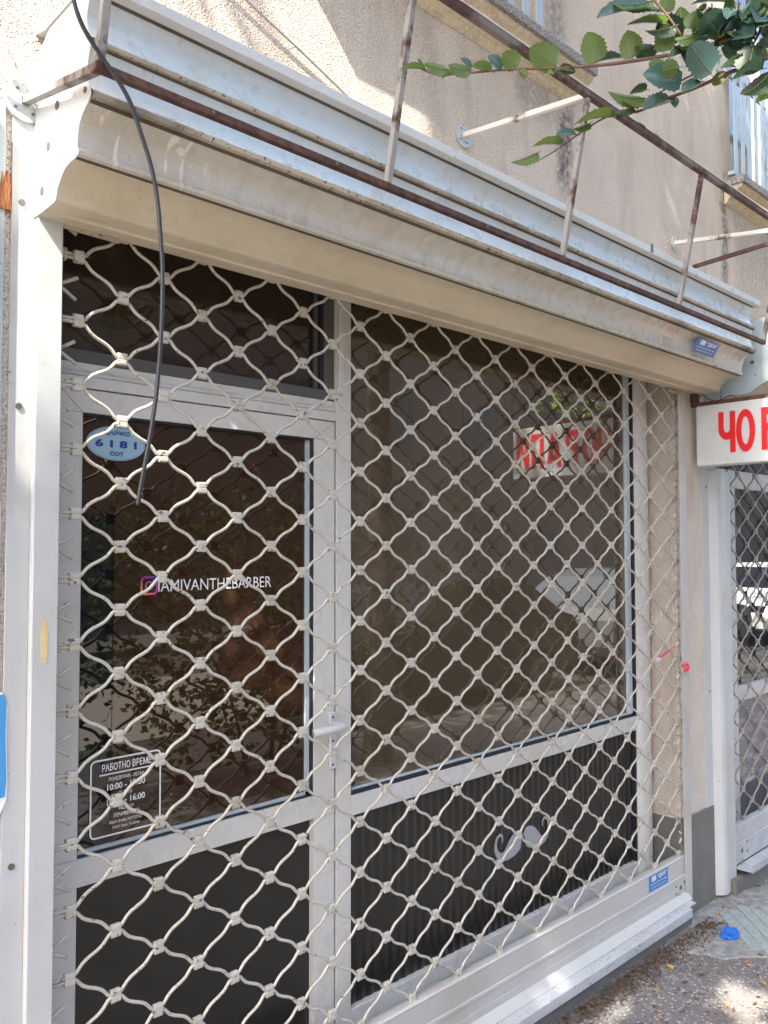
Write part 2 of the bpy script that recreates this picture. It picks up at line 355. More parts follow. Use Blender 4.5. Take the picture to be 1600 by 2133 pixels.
# leaves of the near branch: base xyz, tip xyz, width, tone; twigs: points, radii
LEAVES= [[0.6784, -0.8972, 0.2605, 0.6542, -0.891, 0.3161, 0.0449, 0.0], [0.708, -0.9591, 0.2544, 0.6907, -0.9592, 0.3043, 0.0406, 0.0], [0.7327, -1.0125, 0.2534, 0.7238, -1.0205, 0.3024, 0.0354, 0.0], [0.6428, -0.8252, 0.2707, 0.5928, -0.793, 0.3018, 0.0469, 0.0], [0.6064, -0.7537, 0.284, 0.5751, -0.7391, 0.3082, 0.0351, 0.0], [0.5919, -0.7257, 0.2876, 0.5616, -0.7119, 0.3107, 0.0189, 1.0], [0.5814, -0.7053, 0.2869, 0.5424, -0.6823, 0.295, 0.0177, 0.0], [0.5609, -0.6666, 0.2951, 0.5165, -0.6381, 0.297, 0.023, 0.0], [0.5374, -0.6228, 0.3042, 0.4918, -0.5935, 0.3114, 0.0206, 0.0], [0.5131, -0.5785, 0.3186, 0.4648, -0.5461, 0.3155, 0.0099, 0.0], [0.5607, -0.6668, 0.3027, 0.5361, -0.658, 0.3173, 0.0102, 1.0], [0.5091, -0.5717, 0.3265, 0.4941, -0.5717, 0.335, 0.0047, 1.0], [0.5426, -0.6319, 0.2959, 0.5151, -0.6187, 0.2826, 0.009, 0.0], [0.6082, -0.7569, 0.2783, 0.6124, -0.7736, 0.2588, 0.015, 0.0], [0.6452, -0.8294, 0.2648, 0.6618, -0.8585, 0.2541, 0.0172, 2.0], [0.6375, -0.8142, 0.2682, 0.6314, -0.8212, 0.2489, 0.0124, 0.0], [0.6908, -0.877, 0.2756, 0.727, -0.9259, 0.2855, 0.0135, 1.0], [0.7397, -0.9783, 0.2641, 0.7077, -0.9622, 0.2749, 0.0216, 1.0], [0.7412, -1.1038, 0.1748, 0.7006, -1.0819, 0.2276, 0.0521, 1.0], [0.7304, -1.0521, 0.1758, 0.6673, -1.0066, 0.1909, 0.0393, 1.0], [0.6989, -1.0608, 0.1899, 0.6636, -1.0403, 0.1774, 0.0295, 0.0], [0.7322, -1.0101, 0.2397, 0.7066, -0.998, 0.2104, 0.026, 0.0], [0.7276, -1.0091, 0.3422, 0.6302, -0.9294, 0.33, 0.0177, 1.0], [0.7215, -0.9973, 0.3573, 0.6548, -0.9465, 0.3414, 0.0118, 0.0], [0.734, -1.0204, 0.3107, 0.6688, -0.9719, 0.308, 0.0089, 0.0], [0.7592, -1.0028, 0.3499, 0.7541, -1.0137, 0.384, 0.0288, 0.0], [0.7407, -1.0342, 0.2988, 0.6879, -0.9966, 0.2798, 0.0164, 2.0], [0.7829, -1.0257, 0.3128, 0.7706, -1.03, 0.3542, 0.0312, 0.0], [0.7508, -1.056, 0.2895, 0.7522, -1.0728, 0.318, 0.028, 0.0], [0.7762, -1.113, 0.2789, 0.726, -1.0803, 0.3024, 0.0161, 2.0], [0.7698, -1.0969, 0.2647, 0.7369, -1.0792, 0.2608, 0.0115, 1.0], [0.7575, -1.0695, 0.2719, 0.7166, -1.0433, 0.2542, 0.0186, 0.0], [0.7564, -1.0678, 0.2817, 0.7648, -1.0903, 0.2916, 0.0186, 0.0], [0.757, -1.073, 0.3224, 0.7589, -1.0889, 0.3263, 0.0105, 2.0], [0.7633, -1.0748, 0.1841, 0.726, -1.0515, 0.1578, 0.0174, 1.0], [0.7416, -1.024, 0.163, 0.6922, -0.9895, 0.139, 0.0223, 1.0], [0.7416, -1.024, 0.163, 0.7379, -1.033, 0.1389, 0.0141, 1.0], [0.7199, -0.9772, 0.1687, 0.6576, -0.9318, 0.1729, 0.0202, 0.0], [0.7229, -0.9833, 0.165, 0.6764, -0.9522, 0.155, 0.0083, 0.0], [0.7213, -0.9819, 0.1891, 0.6868, -0.9622, 0.1766, 0.0143, 2.0], [0.7026, -0.9632, 0.152, 0.6651, -0.9401, 0.1314, 0.0119, 2.0], [0.7138, -0.9621, 0.148, 0.6776, -0.9406, 0.1334, 0.0107, 1.0], [0.695, -0.9224, 0.1492, 0.6294, -0.8727, 0.1321, 0.0133, 0.0], [0.676, -0.8818, 0.1405, 0.6398, -0.86, 0.1209, 0.0122, 0.0], [0.665, -0.8579, 0.1248, 0.6249, -0.8331, 0.1182, 0.0122, 1.0], [0.6526, -0.8314, 0.1101, 0.5983, -0.7931, 0.1037, 0.0123, 0.0], [0.6304, -0.7857, 0.0971, 0.5823, -0.7522, 0.0694, 0.0162, 0.0], [0.7936, -1.0921, 0.2055, 0.7912, -1.1021, 0.1766, 0.028, 0.0], [0.7853, -1.1815, 0.1733, 0.7309, -1.1421, 0.1477, 0.0212, 1.0], [0.8119, -1.1886, 0.1742, 0.7643, -1.1538, 0.1172, 0.0337, 2.0], [0.8442, -1.1807, 0.1836, 0.8141, -1.1624, 0.1211, 0.0275, 3.0], [0.7964, -1.1531, 0.197, 0.7457, -1.1181, 0.189, 0.0204, 1.0], [0.8198, -1.1282, 0.2387, 0.7797, -1.1037, 0.2375, 0.0209, 0.0], [0.7997, -1.1635, 0.224, 0.7776, -1.154, 0.182, 0.0226, 2.0], [0.8079, -1.182, 0.2077, 0.7788, -1.1669, 0.1861, 0.018, 0.0], [0.7987, -1.1646, 0.2602, 0.7467, -1.1278, 0.2428, 0.0181, 2.0], [0.8028, -1.1767, 0.2841, 0.7672, -1.1553, 0.2598, 0.0203, 0.0], [0.8064, -1.1865, 0.2949, 0.7608, -1.1562, 0.2818, 0.0248, 1.0], [0.7837, -1.1334, 0.3102, 0.7558, -1.1203, 0.3037, 0.0251, 0.0], [0.79, -1.1462, 0.2859, 0.7639, -1.1344, 0.2728, 0.0114, 2.0], [0.7825, -1.1319, 0.3221, 0.7135, -1.0796, 0.318, 0.0137, 1.0], [0.8083, -1.1926, 0.309, 0.7805, -1.1793, 0.298, 0.0135, 0.0], [0.7746, -1.1061, 0.2437, 0.7608, -1.1082, 0.2696, 0.0115, 2.0], [0.7976, -1.1603, 0.2431, 0.7715, -1.1485, 0.2302, 0.0136, 1.0], [0.8318, -1.1579, 0.2566, 0.8274, -1.1658, 0.2253, 0.0161, 1.0], [0.7527, -1.0569, 0.2517, 0.7285, -1.0467, 0.2364, 0.014, 2.0], [0.7465, -1.0428, 0.2505, 0.7156, -1.0261, 0.2307, 0.014, 1.0], [0.8086, -1.1868, 0.2404, 0.7847, -1.1792, 0.2655, 0.018, 2.0], [0.7635, -1.0894, 0.3412, 0.7368, -1.0783, 0.3507, 0.0231, 0.0], [0.8513, -1.1747, 0.2455, 0.8274, -1.1664, 0.2578, 0.0208, 1.0]]
TWIGS= [([[0.4951, -0.546, 0.3279], [0.5072, -0.5677, 0.3203], [0.5198, -0.59, 0.3063], [0.5451, -0.6365, 0.2947], [0.6006, -0.7422, 0.2825], [0.6412, -0.8216, 0.2671], [0.6728, -0.8853, 0.2576], [0.6945, -0.9301, 0.2521], [0.732, -1.0103, 0.2473], [0.7512, -1.0532, 0.2498], [0.7744, -1.1063, 0.2501], [0.7938, -1.1532, 0.2633], [0.8181, -1.2143, 0.2823]], 0.0012, 0.005), ([[0.6295, -0.7826, 0.0816], [0.6474, -0.82, 0.0987], [0.6733, -0.8756, 0.1324], [0.6888, -0.9093, 0.148], [0.6956, -0.9237, 0.1508], [0.7168, -0.9687, 0.148], [0.7343, -1.0077, 0.1614], [0.7509, -1.0452, 0.1681], [0.7661, -1.0805, 0.1766], [0.7838, -1.1224, 0.1887], [0.7957, -1.1511, 0.1925], [0.82, -1.2121, 0.2108]], 0.001, 0.0045), ([[0.7213, -0.9801, 0.1676], [0.7323, -1.005, 0.1773], [0.741, -1.0247, 0.186], [0.7585, -1.0653, 0.2008], [0.7754, -1.1052, 0.2133]], 0.0012, 0.0025), ([[0.7171, -0.9898, 0.3832], [0.7238, -1.0022, 0.3578], [0.7356, -1.0247, 0.3185], [0.7458, -1.0437, 0.2786]], 0.003, 0.002), ([[0.7859, -1.1395, 0.3177], [0.7803, -1.1228, 0.2808], [0.7732, -1.1031, 0.2463], [0.7683, -1.0898, 0.2246]], 0.0035, 0.003), ([[0.8057, -1.1845, 0.2909], [0.8019, -1.1722, 0.2581], [0.7987, -1.1624, 0.2379], [0.7923, -1.1437, 0.2017]], 0.003, 0.002)]

# ================================================================== SETTING
mb = MB(); mb.box(-60, 60, -3.3, 0.6, -2.62, -2.37); mb.build('pavement', 'pave', kind='structure'); PAVE = bpy.data.objects['pavement']
mb = MB(); mb.box(-60, 60, -60, -3.3, -2.9, -2.50); mb.build('road', 'asphalt', kind='structure')
mb = MB(); mb.box(-60, 60, -8.2, -5.0, -2.52, -2.494); mb.build('added_pale_lane', 'bounce_lane', kind='structure')  # unseen pale lane added to brighten the glass reflection and warm bounce
mb = MB(); mb.box(-60, 60, -3.46, -3.3, -2.7, -2.36); mb.build('kerb', 'kerb', kind='structure', bevel=0.015)
mb = MB(); mb.box(-60, 60, -14.5, -10.4, -2.7, -2.37); mb.build('far_pavement', 'kerb', kind='structure')
# rough cement patch in front of the pillar, and the little paver field beside it
def blob(cx, cy, rx, ry, z0, h, seed, n=40, ang=0):
    rnd = random.Random(seed); mb = MB(); ph = [rnd.uniform(0, 6.28) for _ in range(6)]; ring = []
    for i in range(n):
        a = 2 * math.pi * i / n; k = 1 + 0.09 * math.sin(3 * a + ph[0]) + 0.06 * math.sin(5 * a + ph[1]) + 0.035 * math.sin(11 * a + ph[2]) + 0.02 * math.sin(17 * a + ph[3])
        x, y = rx * k * math.cos(a), ry * k * math.sin(a); ring.append((cx + x * math.cos(ang) - y * math.sin(ang), cy + x * math.sin(ang) + y * math.cos(ang)))
    v = [(x, y, z0) for x, y in ring] + [(cx + (x - cx) * 0.97, cy + (y - cy) * 0.97, z0 + h) for x, y in ring]
    mb.add(v, [(i, (i + 1) % n, n + (i + 1) % n, n + i) for i in range(n)] + [tuple(range(n, 2 * n))]); return mb
patch = blob(3.05, -0.24, 0.62, 0.30, -2.373, 0.009, 3, ang=-0.38).build('cement_patch', 'cement', kind='structure')
tmesh = None; cnt = 0
ux, uy = Vector((-0.70, -0.714, 0)), Vector((0.70, -0.714, 0)); o0 = Vector((2.93, -0.155, 0))
for j in range(-1, 9):
    for i in range(-3, 5):
        c = o0 + uy * (0.052 * j + 0.026) + ux * (0.082 * i + 0.041 + (0.041 if j % 2 else 0))
        dx = c - Vector((2.93, -0.33, 0))
        if (dx.dot(ux) / 0.22) ** 2 + (dx.dot(uy) / 0.27) ** 2 > 1 or c.y > -0.1: continue
        if tmesh is None:
            t = MB(); t.box(-0.0395, 0.0395, -0.0245, 0.0245, 0, 0.012); to = t.build('tile', 'tile', PAVE, bevel=0.0015, seg=1)
            tmesh = to.data
            for v in tmesh.vertices: v.co.z -= H
        else:
            to = bpy.data.objects.new('tile', tmesh); COL.objects.link(to); to.parent = PAVE
            b = to.modifiers.new('bevel', 'BEVEL'); b.width = 0.0015; b.segments = 1
        to.location = (c.x, c.y, -2.3725 + H + random.uniform(-0.0012, 0.0012)); to.rotation_euler = (random.uniform(-.008, .008), random.uniform(-.008, .008), math.atan2(ux.y, ux.x))
# loose pebbles sitting in the aggregate surface
rnd = random.Random(5); mb = MB()
ico = [(0, 0, 1), (0.9, 0, 0.4), (0.28, 0.85, 0.4), (-0.72, 0.52, 0.4), (-0.72, -0.52, 0.4), (0.28, -0.85, 0.4)]
icf = [(0, 1, 2), (0, 2, 3), (0, 3, 4), (0, 4, 5), (0, 5, 1)]
mb.v = []; mats = ['pebble', 'pave', 'cement', 'litter']
for _ in range(8000):
    x = rnd.uniform(1.0, 3.5); y = -0.09 - abs(rnd.gauss(0, 0.5)); 
    if (x - 3.0) ** 2 / 0.36 + (y + 0.26) ** 2 / 0.08 < 1 and rnd.random() < 0.93: continue
    s = rnd.uniform(0.0025, 0.0075); a = rnd.uniform(0, 6.28); e = rnd.uniform(0.6, 1.3); q = []
    for p in ico:
        X, Y = p[0] * s * e, p[1] * s; q.append((x + X * math.cos(a) - Y * math.sin(a), y + X * math.sin(a) + Y * math.cos(a), -2.372 + p[2] * s * 0.55))
    mb.cur = rnd.choice((0, 0, 1, 2, 2, 3)); mb.add(q, icf)
mb.build('gravel', mats, smooth=False, kind='stuff')
# litter of dry bits in the gutter under the threshold
mb = MB()
for _ in range(2300):
    x = rnd.uniform(0.9, 2.85); y = -0.075 - abs(rnd.gauss(0, 0.045)) - (0.04 if rnd.random() < .1 else 0); L = rnd.uniform(0.004, 0.018); a = rnd.uniform(0, 6.28); w = rnd.uniform(0.0008, 0.004)
    d = Vector((math.cos(a), math.sin(a), rnd.uniform(-.3, .5))) * L; n = Vector((-math.sin(a), math.cos(a), rnd.uniform(-.4, .4))) * w; p = Vector((x, y, -2.366 + rnd.random() * 0.008))
    mb.add([p - n, p + d * 0.5 - n * 1.6 + Vector((0, 0, .002)), p + d, p + d * 0.5 + n * 1.6 + Vector((0, 0, .003)), p + n], [(0, 1, 2, 3, 4)])
mb.build('dry_litter', 'litter', kind='stuff')
mb = MB()
for _ in range(420):
    x = rnd.uniform(1.2, 3.6); y = -rnd.uniform(0.06, 1.0); s = rnd.uniform(0.004, 0.013); a = rnd.uniform(0, 6.28); q = []
    for k in range(6):
        t_ = k * math.pi / 3; X, Y = s * math.cos(t_), s * .5 * math.sin(t_); q.append((x + X * math.cos(a) - Y * math.sin(a), y + X * math.sin(a) + Y * math.cos(a), -2.3655 + rnd.random() * .006))
    mb.cur = 0 if rnd.random() < .45 else 1; mb.add(q, [(0, 1, 2, 3), (0, 3, 4, 5)])
mb.build('leaf_scraps', ['dryleaf', 'litter'], kind='stuff')

# ================================================================== APARTMENT BUILDING
bld = thing('apartment_building', (0, 0, -2.37), 'roughcast beige apartment block with barred windows above the shops', 'building')
HOLES = [(-0.075, 2.752, -2.37, 0.10), (3.165, 5.4, -2.37, 0.10), (0.62, 1.775, 1.145, 2.6), (3.39, 4.62, 1.145, 2.6)]
def wall_mesh(x0, x1, z0, z1, holes, depth):
    xs = sorted({x0, x1} | {h[i] for h in holes for i in (0, 1)}); zs = sorted({z0, z1} | {h[i] for h in holes for i in (2, 3)}); mb = MB()
    solid = lambda x, z: x0 < x < x1 and z0 < z < z1 and not any(h[0] < x < h[1] and h[2] < z < h[3] for h in holes)
    for i in range(len(xs) - 1):
        for j in range(len(zs) - 1):
            a, b, c, d = xs[i], xs[i + 1], zs[j], zs[j + 1]; mx, mz = (a + b) / 2, (c + d) / 2
            if not solid(mx, mz): continue
            mb.quadface((a, 0, c), (b, 0, c), (b, 0, d), (a, 0, d)); mb.quadface((a, depth, c), (a, depth, d), (b, depth, d), (b, depth, c))
            e = 1e-4
            if not solid(b + e, mz): mb.quadface((b, 0, c), (b, depth, c), (b, depth, d), (b, 0, d))
            if not solid(a - e, mz): mb.quadface((a, 0, c), (a, 0, d), (a, depth, d), (a, depth, c))
            if not solid(mx, d + e): mb.quadface((a, 0, d), (b, 0, d), (b, depth, d), (a, depth, d))
            if not solid(mx, c - e): mb.quadface((a, 0, c), (a, depth, c), (b, depth, c), (b, 0, c))
    return mb
wall_mesh(-14, 22, -2.37, 9, HOLES, 0.32).build('wall', 'stucco', bld)
MB().box(-14, 22, 0.32, 0.36, -2.37, 9).build('inner_wall', 'dark', bld)
MB().box(2.7505, 3.1665, -0.006, 0.30, -2.37, -1.93).box(-14, -0.20, -0.006, 0.3, -2.37, -1.93).build('plinth', 'plinth', bld, bevel=0.004)
def window(x0, x1, sx0, sx1, a0, a1):
    mb = MB(); mb.box(x0, x1, 0.10, 0.15, 1.145, 1.20); mb.box(x0, x1, 0.10, 0.15, 2.55, 2.6); mb.box(x0, x0 + .055, 0.10, 0.15, 1.20, 2.55); mb.box(x1 - .055, x1, 0.10, 0.15, 1.20, 2.55)
    mx = (x0 + x1) / 2; mb.box(mx - .04, mx + .04, 0.10, 0.15, 1.20, 2.55)
    w = mb.build('window', 'alu', bld, bevel=0.003)
    sub(MB().box(x0 + .05, mx - .035, 0.12, 0.126, 1.19, 2.56), 'pane', 'housglass', w); sub(MB().box(mx + .035, x1 - .05, 0.12, 0.126, 1.19, 2.56), 'pane', 'housglass', w)
    mb = MB(); mb.prism([(0.10, 1.145), (-0.10, 1.128), (-0.105, 1.118), (-0.105, 1.088), (0, 1.088), (0.0, 1.10), (0.1, 1.10)], sx0, sx1)
    sub(mb, 'sill', 'sillstone', w)
    cove = [(-0.001, 1.087), (-0.092, 1.087), (-0.092, 1.072), (-0.070, 1.062), (-0.052, 1.045), (-0.044, 1.034), (-0.025, 1.028), (-0.018, 1.012), (-0.001, 1.004)]
    sub(MB().prism(cove, sx0 + 0.01, sx1 - 0.01), 'moulding', 'moulding', w)
    rail = sub(MB().box(a0, a1, -0.060, -0.030, 1.134, 1.152).box(a0, a1, -0.030, -0.018, 1.66, 1.70), 'slat_rail', 'slat', w)
    x = a1; k = 0
    while x > a0 + 0.03:
        wd = 0.042 if k % 3 else 0.048
        sub(MB().box(x - wd, x, -0.0485, -0.0440, 1.1525, 1.72), 'slat', 'slat', w, bevel=0.0012, seg=1); x -= 0.084 + 0.004 * math.sin(k * 2.1); k += 1
window(0.62, 1.775, 0.50, 1.975, 0.50, 1.705)
window(3.39, 4.62, 3.30, 4.72, 3.29, 4.55)

# ================================================================== SHOPFRONT (door and show window behind the grille)
Y0, Y1 = 0.12, 0.165
shop = thing('shopfront', (1.3, 0.12, -2.37), 'white aluminium barber shop door and show window with brown film glass behind the folding grille', 'shopfront')
def frame_box(parts, name, mat='alu', bevel=0.0025, parent=shop, **k):
    mb = MB()
    for b in parts: mb.box(*b)
    return mb.build(name, mat, parent, bevel=bevel, **k)
# outer frame: mullion between door and window, right post, transom bar, head
frame_box([(0.853, 0.913, Y0, Y1, -2.37, 0.10)], 'mullion')
frame_box([(0.8545, 0.877, Y0 - 0.012, Y0 - 0.0005, -0.255, 0.10)], 'mullion_bead')
mb = MB(); n = 10; cx, rr = 2.662, 0.064
mb.prism([(0, 0)] * 3, 0, 0) if False else None
prof = [(2.596, Y1)] + [(cx - rr * math.cos(math.pi * i / n), Y0 + 0.012 - 0.030 * math.sin(math.pi * i / n)) for i in range(n + 1)] + [(2.728, Y1)]
v = [(x, y, -2.25) for x, y in prof] + [(x, y, 0.10) for x, y in prof]; N = len(prof)
mb.add(v, [(i, (i + 1) % N, N + (i + 1) % N, N + i) for i in range(N)]); mb.build('rounded_post', 'alu', shop, smooth=False)
frame_box([(-0.074, 0.8525, Y0, Y1, -0.338, -0.3095)], 'transom_bar')
mb = MB(); mb.prism([(Y1, -0.3090), (Y0 - .001, -0.3090), (Y0 + 0.003, -0.300), (Y0 + 0.010, -0.295), (Y0 + 0.010, -0.2770), (Y1, -0.2770)], -0.074, 0.8525); mb.build('transom_ledge', 'alu', shop)
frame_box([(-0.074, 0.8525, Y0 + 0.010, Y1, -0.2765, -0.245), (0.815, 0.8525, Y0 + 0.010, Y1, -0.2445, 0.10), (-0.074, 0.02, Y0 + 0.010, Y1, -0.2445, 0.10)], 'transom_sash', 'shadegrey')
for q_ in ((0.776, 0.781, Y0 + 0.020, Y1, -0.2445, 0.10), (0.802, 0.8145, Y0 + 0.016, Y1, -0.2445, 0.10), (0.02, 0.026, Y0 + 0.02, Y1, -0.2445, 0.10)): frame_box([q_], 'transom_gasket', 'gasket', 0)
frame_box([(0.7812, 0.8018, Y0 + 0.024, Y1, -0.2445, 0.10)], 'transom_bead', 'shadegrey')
MB().box(0.0262, 0.7758, 0.150, 0.156, -0.2445, 0.10).build('transom_pane', 'glass4', shop)
# show window
frame_box([(0.9135, 2.5955, Y0, Y1, -1.531, -1.470)], 'window_rail')
frame_box([(0.9135, 2.5955, Y0, Y1, -2.25, -2.102)], 'bottom_rail')
frame_box([(2.584, 2.5955, Y0 - 0.001, Y1, -1.4695, 0.10), (0.9135, 0.918, Y0 + .004, Y1, -1.4695, 0.10), (0.918, 2.584, Y0 + .004, Y1, -1.4695, -1.460), (0.9135, 2.5955, Y0 + .006, Y1, -1.537, -1.5315), (2.582, 2.5955, Y0 + .003, Y1, -2.1015, -1.5372)], 'window_gasket', 'gasket', 0)
frame_box([(2.545, 2.5838, Y0 + 0.008, Y1, -1.4595, 0.10)], 'window_bead', 'greywhite', 0.006)
frame_box([(0.918, 2.5448, Y0 + 0.012, Y1, -1.4595, -1.4515)], 'window_bead', 'greywhite')
MB().box(0.9182, 2.5448, 0.140, 0.146, -1.4513, 0.10).build('window_pane', 'glass2', shop)
pnl = MB(); x = 0.914
while x < 2.58:      # ribbed black panel below the window
    w_ = 0.038; pnl.add([(x, 0.142, -2.101), (x + w_ * .5, 0.138, -2.101), (x + w_, 0.142, -2.101), (x, 0.142, -1.538), (x + w_ * .5, 0.138, -1.538), (x + w_, 0.142, -1.538)], [(0, 1, 4, 3), (1, 2, 5, 4)]); x += w_
panel = pnl.build('kick_panel', 'black', shop)
# moustache decal: two curled teardrops
def stroke(pts, y):
    """ribbon from (x,z,halfwidth) centre points"""
    L_, R_ = [], []
    for i, (x, z, w) in enumerate(pts):
        a = Vector(pts[max(i - 1, 0)][:2]); b = Vector(pts[min(i + 1, len(pts) - 1)][:2]); t = (b - a).normalized(); nn = Vector((-t.y, t.x)) * w
        L_.append((x + nn.x, y, z + nn.y)); R_.append((x - nn.x, y, z - nn.y))
    m = MB(); n = len(pts); m.add(L_ + R_, [(i, i + 1, n + i + 1, n + i) for i in range(n - 1)]); return m
def catmull(P, k=6):
    out = []
    for i in range(len(P) - 1):
        p0, p1, p2, p3 = [Vector(P[max(0, min(len(P) - 1, i + d))]) for d in (-1, 0, 1, 2)]
        for s in range(k):
            t = s / k; out.append(tuple(0.5 * ((2 * p1) + (-p0 + p2) * t + (2 * p0 - 5 * p1 + 4 * p2 - p3) * t * t + (-p0 + 3 * p1 - 3 * p2 + p3) * t ** 3)))
    out.append(tuple(P[-1])); return out
half = [(0.000, 0.004, 0.001), (-0.006, 0.006, 0.016), (-0.022, 0.004, 0.028), (-0.048, -0.010, 0.0315), (-0.078, -0.026, 0.025), (-0.105, -0.036, 0.016), (-0.132, -0.033, 0.0105), (-0.152, -0.016, 0.0080), (-0.160, 0.010, 0.0062), (-0.152, 0.034, 0.0052), (-0.136, 0.044, 0.0045), (-0.122, 0.037, 0.0038), (-0.119, 0.022, 0.0030), (-0.124, 0.013, 0.001)]
mcx, mcz = 1.787, -1.812
lft = catmull([(mcx - 0.004 + x, mcz + z, w * 1.22) for x, z, w in half]); rgt = catmull([(mcx + 0.004 - x, mcz + z + .002, w * 1.22) for x, z, w in half])
ms = stroke(lft, 0.1370); m2 = stroke(rgt, 0.1370); ms.add(m2.v, m2.f)
sub(ms, 'moustache_decal', 'greyvinyl', panel)
# door
door = MB()
for b in [(-0.050, 0.067, Y0, Y1, -1.4405, -0.397), (0.770, 0.8462, Y0, Y1, -1.4405, -0.397), (-0.050, 0.8462, Y0, Y1, -0.3965, -0.3415), (-0.050, 0.8462, Y0, Y1, -1.5055, -1.441), (-0.050, 0.067, Y0, Y1, -2.10, -1.506), (0.770, 0.8462, Y0, Y1, -2.10, -1.506), (-0.050, 0.8462, Y0, Y1, -2.26, -2.1005)]: door.box(*b)
door = door.build('door', 'alu', shop, bevel=0.0015, label='white aluminium door with lettered brown glass')
sub(MB().box(0.748, 0.7615, Y0 + 0.014, Y1, -1.4265, -0.398), 'bead', 'greywhite', door); sub(MB().box(0.068, 0.748, Y0 + 0.014, Y1, -1.4360, -1.4275), 'bead', 'greywhite', door)
sub(MB().box(0.762, 0.7698, Y0 + 0.006, Y1, -1.4404, -0.3972).box(0.0675, 0.762, Y0 + 0.006, Y1, -1.4404, -1.4365).box(0.0675, 0.762, Y0 + .006, Y1, -0.402, -0.3972).box(0.0675, 0.0695, Y0 + .004, Y1, -1.434, -0.402), 'gasket', 'gasket', door)
sub(MB().box(0.8466, 0.8526, Y0 + 0.02, Y1, -2.26, -0.34), 'door_gap', 'gasket', door)
sub(MB().box(0.0696, 0.7478, 0.142, 0.148, -1.4273, -0.4022), 'pane', 'glassblack', door)
sub(MB().add([(0.158, 0.1405, -1.4273), (0.7478, 0.1405, -1.4273), (0.7478, 0.1405, -0.4022), (0.0696, 0.1405, -0.4022), (0.0696, 0.1405, -0.636), (0.158, 0.1405, -0.636)], [(0, 1, 2, 3, 4, 5)]), 'window_film', 'glass', door)
sub(MB().box(0.0672, 0.7698, 0.142, 0.148, -2.10, -1.506), 'kick_plate', 'black', door)
# miter lines of the sash corners
for (ax, az, bx, bz) in ((0.067, -0.397, 0.010, -0.3417), (0.770, -0.397, 0.8455, -0.3425)):
    sub(MB().bar((ax, Y0 - 0.0002, az), (bx, Y0 - 0.0002, bz), 0.0009, 0.0006, (0, 1, 0)), 'mitre_joint', 'gasket', door)
# lever handle
hp = MB(); hp.box(0.823, 0.848, Y0 - 0.009, Y0 - 0.0003, -1.374, -1.207); hp = sub(hp, 'handle_plate', 'white', door, bevel=0.003)
mb = MB(); mb.tube([(0.832, Y0 - 0.008, -1.240), (0.832, 0.072, -1.240)], 0.010, 10); mb.tube(catmull([(0.836, 0.066, -1.240), (0.822, 0.058, -1.240), (0.79, 0.058, -1.2415), (0.74, 0.060, -1.243), (0.722, 0.064, -1.244)], 4), 0.0125, 10)
sub(mb, 'lever', 'white', door, smooth=True)
mb = MB()
for z in (-1.221, -1.29, -1.36): mb.disc((0.833, Y0 - 0.0105, z), 'y', 0.0035, 0.0012, 8)
sub(mb, 'keyhole', 'gasket', door)
# lettering on the door glass
YD = 0.1392
ov = [(0.1605 + 0.0765 * math.cos(2 * math.pi * i / 40), -0.462 + 0.042 * math.sin(2 * math.pi * i / 40)) for i in range(40)]
st = sub(flat(ov, YD, 0.0008), 'oval_sticker', 'palebluesticker', door)
e = MB()
o2 = [(0.1605 + 0.0735 * math.cos(2 * math.pi * i / 40), -0.462 + 0.0395 * math.sin(2 * math.pi * i / 40)) for i in range(40)]
e = ring_mb(o2, YD - 0.0005, 0.0006)
for tx, bx_ in (('ДАЙКС', (0.124, 0.197, -0.4435, -0.428)), ('6 1 8 1', (0.106, 0.214, -0.4725, -0.4535)), ('СОТ', (0.1435, 0.180, -0.493, -0.482))):
    m2 = text_mb(tx, bx_, YD - 0.0006, bold=0.045); e.add(m2.v, m2.f)
sub(e, 'oval_sticker_print', 'navy', door)
sub(text_mb('IAMIVANTHEBARBER', (0.277, 0.628, -0.830, -0.800), YD), 'web_lettering', 'vinyl', door)
t = NT('gradient_icon_vinyl'); xyz = t.sep(); f = t.ramp(xyz[2], H - 0.838, H - 0.79); g = t.ramp(xyz[0], 0.228, 0.276)
c1 = t.mix(f, (0.75, 0.28, 0.03), (0.30, 0.02, 0.22)); c2 = t.mix(f, (0.6, 0.03, 0.2), (0.06, 0.05, 0.35)); M_['icon'] = t.set(t.mix(g, c1, c2), 0.5)
ic = ring_mb(rrect(0.2285, 0.2755, -0.837, -0.790, 0.012), YD, 0.0052)
m2 = ring_mb([(0.252 + 0.0115 * math.cos(i * math.pi / 10), -0.8135 + 0.0115 * math.sin(i * math.pi / 10)) for i in range(20)], YD, 0.0042); ic.add(m2.v, m2.f)
m2 = flat([(0.2645 + 0.0026 * math.cos(i * math.pi / 4), -0.8005 + 0.0026 * math.sin(i * math.pi / 4)) for i in range(8)], YD); ic.add(m2.v, m2.f)
sub(ic, 'camera_icon', 'icon', door)
hd = ring_mb(rrect(0.104, 0.2895, -1.412, -1.226, 0.014), YD, 0.0042)
m2 = MB().quadface((0.127, YD, -1.2655), (0.270, YD, -1.2655), (0.270, YD, -1.2622), (0.127, YD, -1.2622)); hd.add(m2.v, m2.f)
